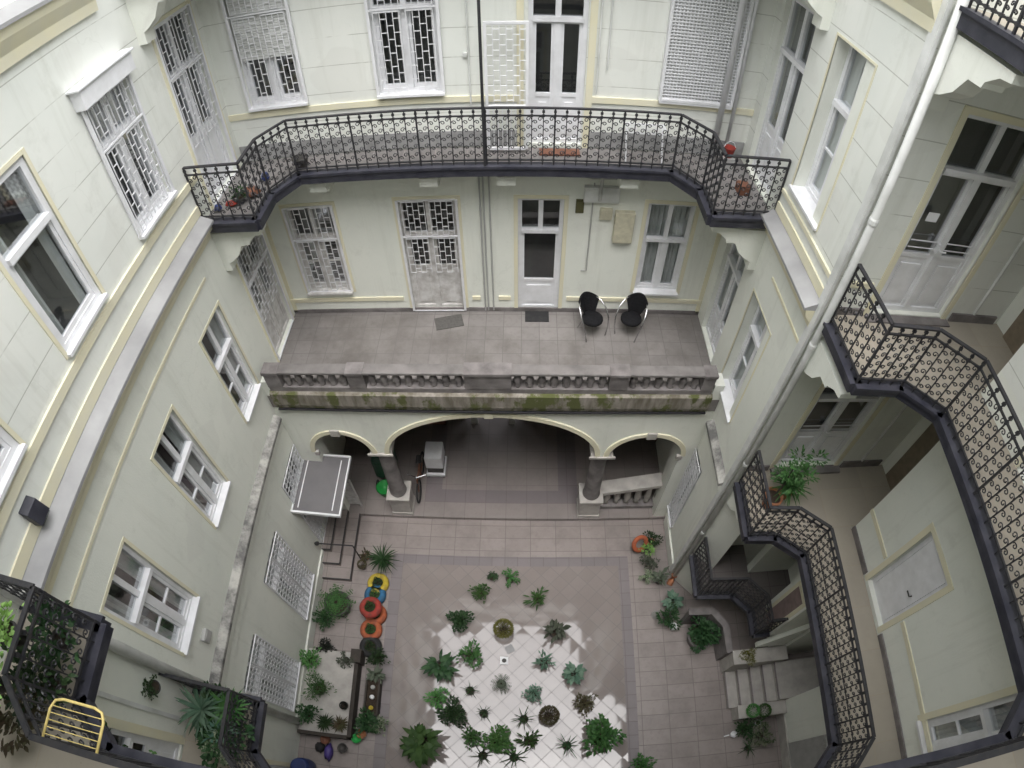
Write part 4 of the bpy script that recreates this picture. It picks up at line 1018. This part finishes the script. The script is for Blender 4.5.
for (p, s, k, m, lab) in court:
    x, y = g(p); small = k == 'spider'
    plant(x, y, .008, s, k, m, lab, pot='low', ps=(.55 if small else max(.6, s * 1.25)), group=G1)
# drains in the floor
dr = thing('floor_drain', 'small white square floor drain with a dark centre', 'drain', (.035, 2.62, .008))
b = MB(); b.box(-.055, .125, 2.53, 2.71, .009, .022); b.build('plate', M['white'], dr)
b = MB(); b.lathe((.035, 2.62, .022), [(.05, 0), (.05, .006), (.03, .008)], 12); b.build('grate', M['darkpot'], dr)
b = MB(); b.box(.06, .24, 2.80, 2.98, .009, .02); o = tag(b.build('inspection_cover', M['flash'], loc=(.15, 2.89, .009)), 'dark grey square inspection cover behind the white drain', 'cover')
o.rotation_euler = (0, 0, .5)

# tyre planters
TY = [((-2.96, 4.35), 'yellowp', 'bright yellow painted tyre planter, farthest of the tyre row', .02), ((-3.0, 4.06), 'blue', 'blue painted tyre planter beside the yellow one', .02),
      ((-3.0, 3.66), 'red', 'red painted tyre planter stacked highest in the row', .30), ((-2.93, 3.58), 'orange', 'orange red tyre planter underneath the red tyre', .02),
      ((-3.0, 3.20), 'orange', 'orange tyre planter nearest the black tyre', .02), ((-2.97, 2.80), 'rubber', 'black unpainted tyre planter at the near end of the row', .02)]
for (p, m, lab, z) in TY:
    x, y = g(p); t = thing('tyre_planter', lab, 'tyre planter', (x, y, z), 'painted tyre planters along the dark band')
    b = MB(); n = 26; ring = []
    prof = [(.13, .0), (.20, .0), (.245, .03), (.26, .085), (.245, .14), (.20, .17), (.13, .17), (.125, .13), (.16, .085), (.125, .04)]
    vs = []; k = len(prof)
    for j in range(n):
        a = 2 * math.pi * j / n
        for r_, zz in prof: vs.append((x + r_ * math.cos(a), y + r_ * math.sin(a), z + zz))
    b.add(vs, [(j * k + i, j * k + (i + 1) % k, ((j + 1) % n) * k + (i + 1) % k, ((j + 1) % n) * k + i) for j in range(n) for i in range(k)])
    b.build('tyre', M[m], t, smooth=True)
    b = MB(); b.lathe((x, y, z), [(.15, .02), (.15, .12), (.01, .13)], 16); b.build('soil', M['soil'], t)
    me = folmesh('bush', 0).copy(); me.materials.clear(); me.materials.append(M['leaf_dark' if m in ('yellowp', 'rubber') else 'leaf_mid'])
    o = bpy.data.objects.new('foliage', me); COL.objects.link(o); o.parent = t; o.location = (0, 0, .08); o.scale = (.24, .24, .35)

GL = 'potted plants along the left wall'
left = [((-3.33, 5.02), .02, .34, 'broad', 'leaf_brown', 'pot', 'terracotta', 'dry brown plant in a clay pot beside the low steps'),
 ((-2.85, 4.88), .02, .62, 'palm', 'leaf_dark', 'pot', 'darkpot', 'spiky dark green yucca on the corner of the dark band'),
 ((-3.38, 4.75), .02, .26, 'ball', 'leaf_brown', 'pot', 'stone', 'small round brown plant in a stone pot below the dry one'),
 ((-3.82, 3.70), .02, .92, 'fern', 'leaf_mid', 'tub', 'darkpot', 'large feathery palm in a tub between the left wall and the tyres'),
 ((-4.10, 3.35), .02, .55, 'bush', 'leaf_dark', 'pot', 'darkpot', 'dark bush tight against the left wall below the feathery palm'),
 ((-3.98, 2.66), .02, .42, 'dense', 'leaf_black', 'pot', 'darkpot', 'blackish round plant at the head of the raised platform'),
 ((-4.18, 2.28), .31, .52, 'bush', 'leaf_bright', 'pot', 'darkpot', 'bright green bushy plant on the platform against the wall'),
 ((-3.93, 1.66), .31, .66, 'fine', 'leaf_mid', 'low', 'darkpot', 'round soft green plant in the middle of the platform'),
 ((-3.42, 2.38), .31, .42, 'trail', 'leaf_grey', 'low', 'grey', 'grey wispy plant at the far corner of the platform'),
 ((-3.34, 1.35), .31, .20, 'ball', 'leaf_black', 'low', 'darkpot', 'tiny dark plant near the right side of the platform'),
 ((-4.10, 1.05), .31, .50, 'bush', 'leaf_dark', 'pot', 'darkpot', 'dark green bush at the near left corner of the platform'),
 ((-3.72, .92), .31, .40, 'rosette', 'leaf_dark', 'low', 'darkpot', 'dark spiky plant left of its twin on the near end of the platform'),
 ((-3.38, .92), .31, .38, 'rosette', 'leaf_brown', 'low', 'darkpot', 'brownish spiky plant at the near right corner of the platform'),
 ((-2.75, 2.52), .02, .46, 'bush', 'leaf_dark', 'pot', 'darkpot', 'upper dark plant of the pair between black tyre and trough'),
 ((-2.72, 2.12), .02, .50, 'broad', 'leaf_grey', 'pot', 'darkpot', 'greyish leafy plant just above the dark trough'),
 ((-2.82, 1.05), .02, .56, 'dense', 'leaf_dark', 'pot', 'darkpot', 'dark bush at the near end of the trough'),
 ((-2.58, 1.02), .02, .42, 'bush', 'leaf_vari', 'pot', 'darkpot', 'pale variegated plant right of the dark bush by the trough')]
for (p, z, s, k, m, pt, pm, lab) in left:
    x, y = g(p); plant(x, y, z, s, k, m, lab, pot=pt, potm=pm, ps=max(.5, min(1, s * 1.3)), group=GL)
tr = thing('plant_trough', 'dark rectangular trough holding small white and yellow lights', 'trough', (-2.76, 1.60, 0))
b = MB()
for x0, x1, y0, y1 in ((-2.92, -2.60, 1.20, 1.24), (-2.92, -2.60, 1.98, 2.02), (-2.92, -2.88, 1.241, 1.979), (-2.64, -2.60, 1.241, 1.979)): b.box(x0, x1, y0, y1, .01, .26)
b.build('box', M['darkwood'], tr); b = MB(); b.box(-2.879, -2.641, 1.242, 1.978, .01, .2); b.build('soil', M['soil'], tr)
for i, (y, m) in enumerate(((1.82, 'grey'), (1.60, 'white'), (1.36, 'yellowp'))):
    b = MB(); b.lathe((-2.75, y, .2), [(.03, 0), (.05, .02), (.05, .07), (.02, .09)], 12); o = b.build('flower', M[m], tr)

GR = 'potted plants by the right wing corner'
right = [((3.52, 5.50), .02, .44, 'bush', 'leaf_dark', 'pot', 'terracotta', 'dark bush nearest the right arch by the wall'),
 ((3.40, 5.28), .02, .38, 'bush', 'leaf_lime', 'pot', 'darkpot', 'yellow green flowering plant beside the orange ring'),
 ((3.42, 4.98), .02, .52, 'trail', 'leaf_grey', 'pot', 'darkpot', 'grey trailing plant below the yellow flowering one'),
 ((3.30, 4.58), .02, .40, 'trail', 'leaf_vari', 'pot', 'darkpot', 'pale streaked trailing plant nearest the dark band on the right'),
 ((3.62, 4.50), .02, .52, 'broad', 'leaf_grey', 'pot', 'darkpot', 'grey broad leaved plant close to the downpipe foot'),
 ((3.84, 3.95), .02, .62, 'broad', 'leaf_blue', 'pot', 'darkpot', 'blue green leafy plant under the low landing'),
 ((3.72, 3.52), .02, .56, 'bush', 'leaf_dark', 'pot', 'darkpot', 'dark bush left of the round plant tub'),
 ((4.42, 3.02), .02, .80, 'dense', 'leaf_dark', 'tub', 'stone', 'dark plants filling the large round tub inside the stone kerb'),
 ((5.22, 2.30), 1.02, .42, 'fine', 'leaf_olive', None, None, 'flat olive cushion plant on the upper stair cheek'),
 ((5.30, 1.17), .57, .34, 'ball', 'leaf_bright', None, None, 'left of two green ball plants on the lower stair cheek'),
 ((5.56, 1.15), .57, .34, 'ball', 'leaf_mid', None, None, 'right of two green ball plants on the lower stair cheek'),
 ((5.25, .82), .02, .48, 'bush', 'leaf_dark', 'pot', 'darkpot', 'dark bush below the lower stair cheek'),
 ((5.62, .62), .02, .52, 'bush', 'leaf_vari', 'pot', 'darkpot', 'pale yellow green plant in front of the lower wall'),
 ((5.62, .92), .02, .30, 'spider', 'leaf_mid', 'pot', 'white', 'small plant in a white rimmed pot by the lower wall'),
 ((5.32, .38), .02, .34, 'spider', 'leaf_dark', 'pot', 'darkpot', 'almost empty dark pot nearest the bottom right of the floor')]
for (p, z, s, k, m, pt, pm, lab) in right:
    x, y = g(p); plant(x, y, z, s, k, m, lab, pot=pt, potm=pm, ps=max(.5, min(1, s * 1.3)), group=GR, sz=(.45 if 'cushion' in lab else None))
b = MB(); b.torus((0, 0, 0), .17, .055, 28, 10)
o = tag(b.build('orange_ring', M['orange'], loc=(3.17, 5.32, .30), smooth=True, local=True), 'orange red ring leaning among the plants by the right arch', 'ring')
o.rotation_euler = (.9, .2, .3)
b = MB(); b.lathe((3.45, 3.62, .02), [(.10, 0), (.005, .4)], 14); tag(b.build('funnel', M['grey'], loc=(3.45, 3.62, 0)), 'small upturned grey funnel left of the blue green plant', 'funnel')
b = MB(); b.lathe((3.82, 3.30, .02), [(.07, 0), (.09, .12), (.09, .14), (.05, .14), (.045, .1)], 14); tag(b.build('empty_pot', M['white'], loc=(3.82, 3.30, 0)), 'small empty white pot at the foot of the plants', 'pot')
b = MB(); b.lathe((4.98, .72, .02), [(.06, 0), (.075, .10), (.03, .13)], 12); b.tube([(4.9, .72, .03), (4.78, .70, .03)], .015, 6); tag(b.build('watering_can', M['white'], loc=(4.98, .72, 0)), 'tiny white watering can on the floor by the lower steps', 'can')

# gallery plants
plant(4.36, 3.98, L1 + .01, .85, 'tree', 'leaf_mid', 'tall green plant in a clay pot on the lower right gallery', pot='pot', potm='terracotta', ps=1.15, lift=.40, group='gallery plants')
plant(4.66, 4.12, L1 + .01, .60, 'palm', 'leaf_mid', 'arching spider plant beside the tall potted plant on the gallery', pot='pot', potm='terracotta', ps=.8, group='gallery plants')
gp = [((-3.50, .42), L2 + .75, .42, 'bush', 'leaf_lime', 'upper lime green plant at the left frame edge'), ((-3.52, .02), L2 + .78, .50, 'bush', 'leaf_lime', 'lower and larger lime green plant at the left frame edge'),
      ((-3.62, .58), L2 + .02, .62, 'bush', 'leaf_dark', 'dark green plant inside the upper left gallery corner'), ((-3.55, .18), L2 + .02, .68, 'dense', 'leaf_dark', 'dense dark plant in the middle of the upper left gallery'),
      ((-3.75, -.15), L2 + .02, .60, 'bush', 'leaf_brown', 'brownish plant deep inside the upper left gallery'), ((-3.0, -.30), L2 - .25, .55, 'trail', 'leaf_dark', 'dark plant trailing below the railing at the bottom left'),
      ((-2.45, -.36), L2 - .3, .5, 'trail', 'leaf_mid', 'green plant trailing below the yellow rack'),
      ((-3.78, .44), L1 + .35, .70, 'rosette', 'leaf_blue', 'large silvery rosette plant spilling over the lower left gallery'), ((-3.50, .22), L1 + .25, .55, 'rosette', 'leaf_blue', 'smaller silvery rosette plant below the large one'),
      ((-3.40, .55), L1 + .35, .55, 'rosette', 'leaf_mid', 'long leaved green plant at the corner of the lower left gallery'), ((-3.50, -.02), L1 + .30, .50, 'trail', 'leaf_vari', 'pale green trailing plant at the near end of the lower left gallery'),
      ((-3.55, .10), L1 + .02, .80, 'dense', 'leaf_dark', 'dark leafy mass on the floor of the lower left gallery'), ((-3.65, .50), L1 + .02, .70, 'dense', 'leaf_dark', 'dark bushy plant behind the lower left railing')]
for (p, z, s, k, m, lab) in gp: plant(p[0], p[1], z, s, k, m, lab, pot='pot' if z - int(z) < .99 else None, ps=.7, group='gallery plants')
plant(XL + .14, .56, 6.05, .34, 'trail', 'leaf_dark', 'small wall plant with thin stems on the lower left wall', pot='low', ps=.6, group='gallery plants')

# yellow drying rack on the railing
dk = thing('drying_rack', 'yellow wire drying rack hung flat from the upper left railing', 'drying rack', (-2.56, -.3, L2 + 1))
RZ = L2 + .98
b = MB(); b.tube([(-2.80, -.24, RZ), (-2.80, -.02, RZ), (-2.77, .04, RZ), (-2.70, .06, RZ), (-2.42, .06, RZ), (-2.35, .04, RZ), (-2.32, -.02, RZ), (-2.32, -.24, RZ)], .011, 8); b.build('frame', M['rackyellow'], dk, smooth=True)
b = MB()
for i in range(5): y = 0 - i * .05; b.tube([(-2.80, y, RZ), (-2.32, y, RZ)], .0035, 5)
b.build('wires', M['rackyellow'], dk)

# ------------------------------------------------------------------ terrace furniture
def chair(loc, rz, label):
    t = thing('armchair', label, 'chair', loc, 'chairs on the terrace')
    x0, y0, z0 = loc
    b = MB(); n = 12; vs = []; 
    b.lathe((x0, y0, z0 + .38), [(.004, 0), (.20, .0), (.235, .03), (.235, .07), (.20, .10), (.004, .11)], 18); s = b.build('seat', M['blackcloth'], t, smooth=True)
    b = MB(); N = 10; rows = 8
    def bp(i, j, th):
        v = j / rows; q = (i / N - .5) * 2
        hw = .11 + .13 * min(1, v * 1.35) ** 1.2; edge = 1 - .16 * max(0, v - .75) / .25 * q * q
        return (x0 + q * hw, y0 + .17 + .13 * v - .07 * (1 - q * q) * -1 - .09 * q * q + th, z0 + .42 + .46 * v * edge)
    for th in (0, .04):
        b.add([bp(i, j, th) for j in range(rows + 1) for i in range(N + 1)], [(j * (N + 1) + i, j * (N + 1) + i + 1, (j + 1) * (N + 1) + i + 1, (j + 1) * (N + 1) + i) for j in range(rows) for i in range(N)])
    for i in range(N):
        for j in (0, rows): b.quad(bp(i, j, 0), bp(i + 1, j, 0), bp(i + 1, j, .04), bp(i, j, .04))
    for j in range(rows):
        for i in (0, N): b.quad(bp(i, j, 0), bp(i, j + 1, 0), bp(i, j + 1, .04), bp(i, j, .04))
    b.build('backrest', M['blackcloth'], t, smooth=True)
    for sx in (-1, 1):
        b = MB(); b.tube([(x0 + sx * .20, y0 + .24, z0 + .80), (x0 + sx * .27, y0 + .14, z0 + .76), (x0 + sx * .31, y0 - .02, z0 + .66), (x0 + sx * .31, y0 - .16, z0 + .48), (x0 + sx * .28, y0 - .22, z0 + .25), (x0 + sx * .24, y0 - .22, z0 + .01)], .015, 8); b.build('armrest', M['chrome'], t, smooth=True)
        b = MB(); b.tube([(x0 + sx * .15, y0 + .12, z0 + .40), (x0 + sx * .20, y0 + .24, z0 + .01)], .013, 8); b.build('leg', M['chrome'], t)
    t.rotation_euler = (0, 0, rz); t.scale = (.86, .86, .86); return t
chair((1.66, 7.70, L1 + .002), R(26), 'left black armchair with chrome arms on the terrace')
chair((2.40, 7.72, L1 + .002), R(-32), 'right black armchair with chrome arms turned toward its neighbour')
b = MB(); b.box(-.27, .27, -.16, .16, 0, .014); o = tag(b.build('doormat', M['greymat'], loc=(-1.06, 7.94, L1 + .003), local=True), 'grey doormat lying askew before the barred terrace door', 'doormat'); o.rotation_euler = (0, 0, R(14))
b = MB(); b.box(-.23, .23, -.14, .14, 0, .016); tag(b.build('doormat', M['rubber'], loc=(.64, 8.10, L1 + .003), local=True), 'black doormat before the white terrace door', 'doormat')
b = MB(); b.box(.15, 1.17, 8.0, 8.245, L1 + .002, L1 + .05); tag(b.build('door_threshold', M['stone'], loc=(.66, 8.1, L1)), 'low stone threshold under the white terrace door', 'threshold') if 0 else None

# ------------------------------------------------------------------ back balcony things
b = MB(); b.box(-.31, .31, -.10, .10, 0, .02); o = tag(b.build('brown_mat', M['wood'], loc=(.91, 8.05, L2 + .055), local=True), 'brown coir mat before the glass door on the back balcony', 'doormat')
wr = thing('airer', 'white folding clothes airer standing on the back balcony', 'airer', (2.2, 7.95, L2))
for x in (1.90, 2.46):
    b = MB(); b.tube([(x, 7.80, L2 + .06), (x, 8.08, L2 + .58)], .013, 6); b.tube([(x + .02, 8.10, L2 + .06), (x + .02, 7.80, L2 + .58)], .013, 6); b.build('leg', M['white'], wr)
b = MB(); b.tube([(1.88, 7.78, L2 + .59), (2.48, 7.78, L2 + .59), (2.48, 8.10, L2 + .59), (1.88, 8.10, L2 + .59)], .014, 6, closed=True)
for i in range(1, 6): b.tube([(1.88, 7.78 + i * .053, L2 + .59), (2.48, 7.78 + i * .053, L2 + .59)], .005, 5)
b.build('top_frame', M['white'], wr)
bk = thing('bucket', 'red bucket at the right end of the back balcony', 'bucket', (3.52, 7.9, L2 + .055))
b = MB(); b.lathe((3.52, 7.9, L2 + .25), [(.07, 0), (.095, .16), (.10, .165), (.088, .165), (.065, .02)], 16, capt=False); b.build('body', M['red'], bk, smooth=True)
b = MB(); b.box(3.42, 3.62, 7.80, 8.0, L2 + .055, L2 + .25); b.build('stand', M['grey'], bk)
b = MB(); b.tube([(3.42, 7.9, L2 + .41), (3.46, 7.9, L2 + .49), (3.52, 7.9, L2 + .52), (3.58, 7.9, L2 + .49), (3.62, 7.9, L2 + .41)], .006, 5); b.build('handle', M['white'], bk)
b = MB(); b.box(3.50, 3.68, 7.08, 7.28, L2 + .055, L2 + .19); b.box(3.515, 3.665, 7.095, 7.265, L2 + .191, L2 + .205); tag(b.build('cardboard_box', M['wood'], loc=(3.6, 7.2, L2)), 'brown box on the right end of the back balcony', 'box')
def blob(name, label, cat, c, r, m, sc=(1, 1, 1)):
    b = MB(); vs = []; n = 14; k = 9
    b.lathe((0, 0, 0), [(max(.004, math.sin(math.pi * i / k)) * r * (1 + .12 * math.sin(i * 2.1)), r - r * math.cos(math.pi * i / k)) for i in range(k + 1)], n)
    b.v = [(v[0] * sc[0] * (1 + .15 * math.sin(7 * v[1] / r)), v[1] * sc[1] * (1 + .15 * math.sin(6 * v[0] / r)), v[2] * sc[2]) for v in b.v]
    b.v = [(v[0] + c[0], v[1] + c[1], v[2] + c[2]) for v in b.v]
    return tag(b.build(name, M[m], loc=c, smooth=True), label, cat)
blob('plastic_bag', 'blue plastic bag at the left end of the back balcony', 'bag', (-4.16, 6.78, L2 + .06), .06, 'bluebag')
blob('cloth_bundle', 'red cloth bundle at the left end of the back balcony', 'cloth', (-3.98, 6.88, L2 + .06), .07, 'red', (1.4, .7, .7))
plant(-3.86, 6.98, L2 + .06, .34, 'bush', 'leaf_dark', 'small dark potted plant at the left end of the back balcony', pot='low', ps=.7, group='gallery plants')
blob('cloth_bundle', 'brown cloth bundle behind the left balcony railing', 'cloth', (-3.72, 7.12, L2 + .06), .11, 'wood', (1.4, 1, .7))
blob('plastic_bag', 'pale lilac bag by the left balcony door', 'bag', (-3.62, 7.52, L2 + .06), .08, 'bluebag', (.8, 1, 1.0))
b = MB(); b.lathe((-3.12, 7.86, L2 + .06), [(.09, 0), (.13, .14), (.14, .18), (.11, .18)], 14); tag(b.build('planter_bowl', M['darkpot'], loc=(-3.12, 7.86, L2)), 'dark bowl on the floor at the left bend of the back balcony', 'bowl')

# ------------------------------------------------------------------ passage things
cb = thing('wheeled_cabinet', 'grey white wheeled cabinet standing in the passage behind the arch', 'cabinet', (-1.75, 7.45, .13))
b = MB(); b.box(-1.98, -1.55, 7.20, 7.70, .55, 1.02); b.build('body', M['white'], cb, bevel=.02)
b = MB(); b.box(-1.96, -1.57, 7.22, 7.68, .32, .549); b.build('drawer', M['darkpot'], cb); b = MB(); b.box(-2.0, -1.53, 7.16, 7.72, .22, .319); b.build('base', M['white'], cb, bevel=.01)
for i, (x, y) in enumerate(((-1.95, 7.22), (-1.58, 7.22), (-1.95, 7.66), (-1.58, 7.66))):
    b = MB(); b.lathe((x, y, .135), [(.03, 0), (.04, .02), (.04, .06), (.03, .085)], 10); b.build('wheel', M['rubber'], cb)
bi = thing('bicycle', 'dark bicycle parked beside the left column in the passage', 'bicycle', (-2.12, 6.95, .13))
for y in (6.62, 7.42):
    b = MB(); b.tube([(-2.12, y + .28 * math.cos(6.2832 * i / 22), .43 + .28 * math.sin(6.2832 * i / 22)) for i in range(22)], .022, 6, closed=True); w_ = b.build('wheel', M['rubber'], bi)
    b = MB()
    for i in range(8): b.tube([(-2.12, y, .43), (-2.12, y + .27 * math.cos(.785 * i), .43 + .27 * math.sin(.785 * i))], .004, 4)
    b.build('spokes', M['chrome'], w_)
b = MB(); 
for p in ([(-2.12, 6.62, .43), (-2.12, 6.72, .85)], [(-2.12, 6.74, .80), (-2.12, 7.2, .78)], [(-2.12, 6.74, .78), (-2.12, 7.02, .42)], [(-2.12, 7.02, .42), (-2.12, 7.22, .9)], [(-2.12, 7.02, .42), (-2.12, 7.42, .43)], [(-2.12, 7.2, .8), (-2.12, 7.42, .43)]): b.tube(p, .018, 6)
b.build('frame', M['wood'], bi); b = MB(); b.tube([(-2.35, 6.80, .95), (-2.12, 6.72, .93), (-1.89, 6.80, .95)], .014, 6); b.build('handlebar', M['chrome'], bi)
b = MB(); b.box(-2.18, -2.06, 7.12, 7.36, .90, .95); b.build('saddle', M['rubber'], bi, bevel=.02)
gb = thing('covered_cart', 'dark green covered cart with a bright green tub inside the left arch', 'cart', (-3.0, 6.95, .13))
b = MB(); b.lathe((-3.0, 6.72, .18), [(.16, 0), (.21, .22), (.22, .23), (.19, .23), (.15, .05)], 18, capt=True); b.build('tub', M['green'], gb, smooth=True)
b = MB(); b.box(-3.28, -2.75, 6.98, 7.6, .3, 1.15); b.build('cover', M['darkgreen'], gb, bevel=.12)
for x in (-3.22, -2.78):
    b = MB(); b.tube([(x, 6.85 + .12 * math.cos(.524 * i), .26 + .12 * math.sin(.524 * i)) for i in range(12)], .02, 6, closed=True); b.build('wheel', M['rubber'], gb)
# near left floor clutter
b = MB(); b.lathe((-4.05, -.1, .01), [(.17, 0), (.19, .2), (.19, .5), (.17, .7), (.15, .7)], 18); tag(b.build('barrel', M['bluebag'], loc=(-4.05, -.1, 0), smooth=True), 'dark blue barrel by the left wall at the bottom edge', 'barrel')
blob('plastic_sack', 'purple sack on the floor near the left platform', 'sack', (-3.62, .30, .01), .12, 'purple', (.8, 1.5, .9))
blob('rubbish_bag', 'black rubbish bag beside the purple sack', 'bag', (-3.82, .38, .01), .11, 'rubber')
for i, (x, y, m, lab) in enumerate(((-3.30, .42, 'darkpot', 'dark round pot beside the purple sack'), (-3.02, .66, 'green', 'green pot at the near edge of the platform'), (-3.70, .56, 'wood', 'brown pot in front of the platform'), (-2.92, .78, 'terracotta', 'clay pot between platform and trough'))):
    b = MB(); b.lathe((x, y, .01), [(.07, 0), (.10, .18), (.11, .2), (.085, .2), (.08, .15)], 14); tag(b.build('flower_pot', M[m], loc=(x, y, 0), smooth=True), lab, 'pot')
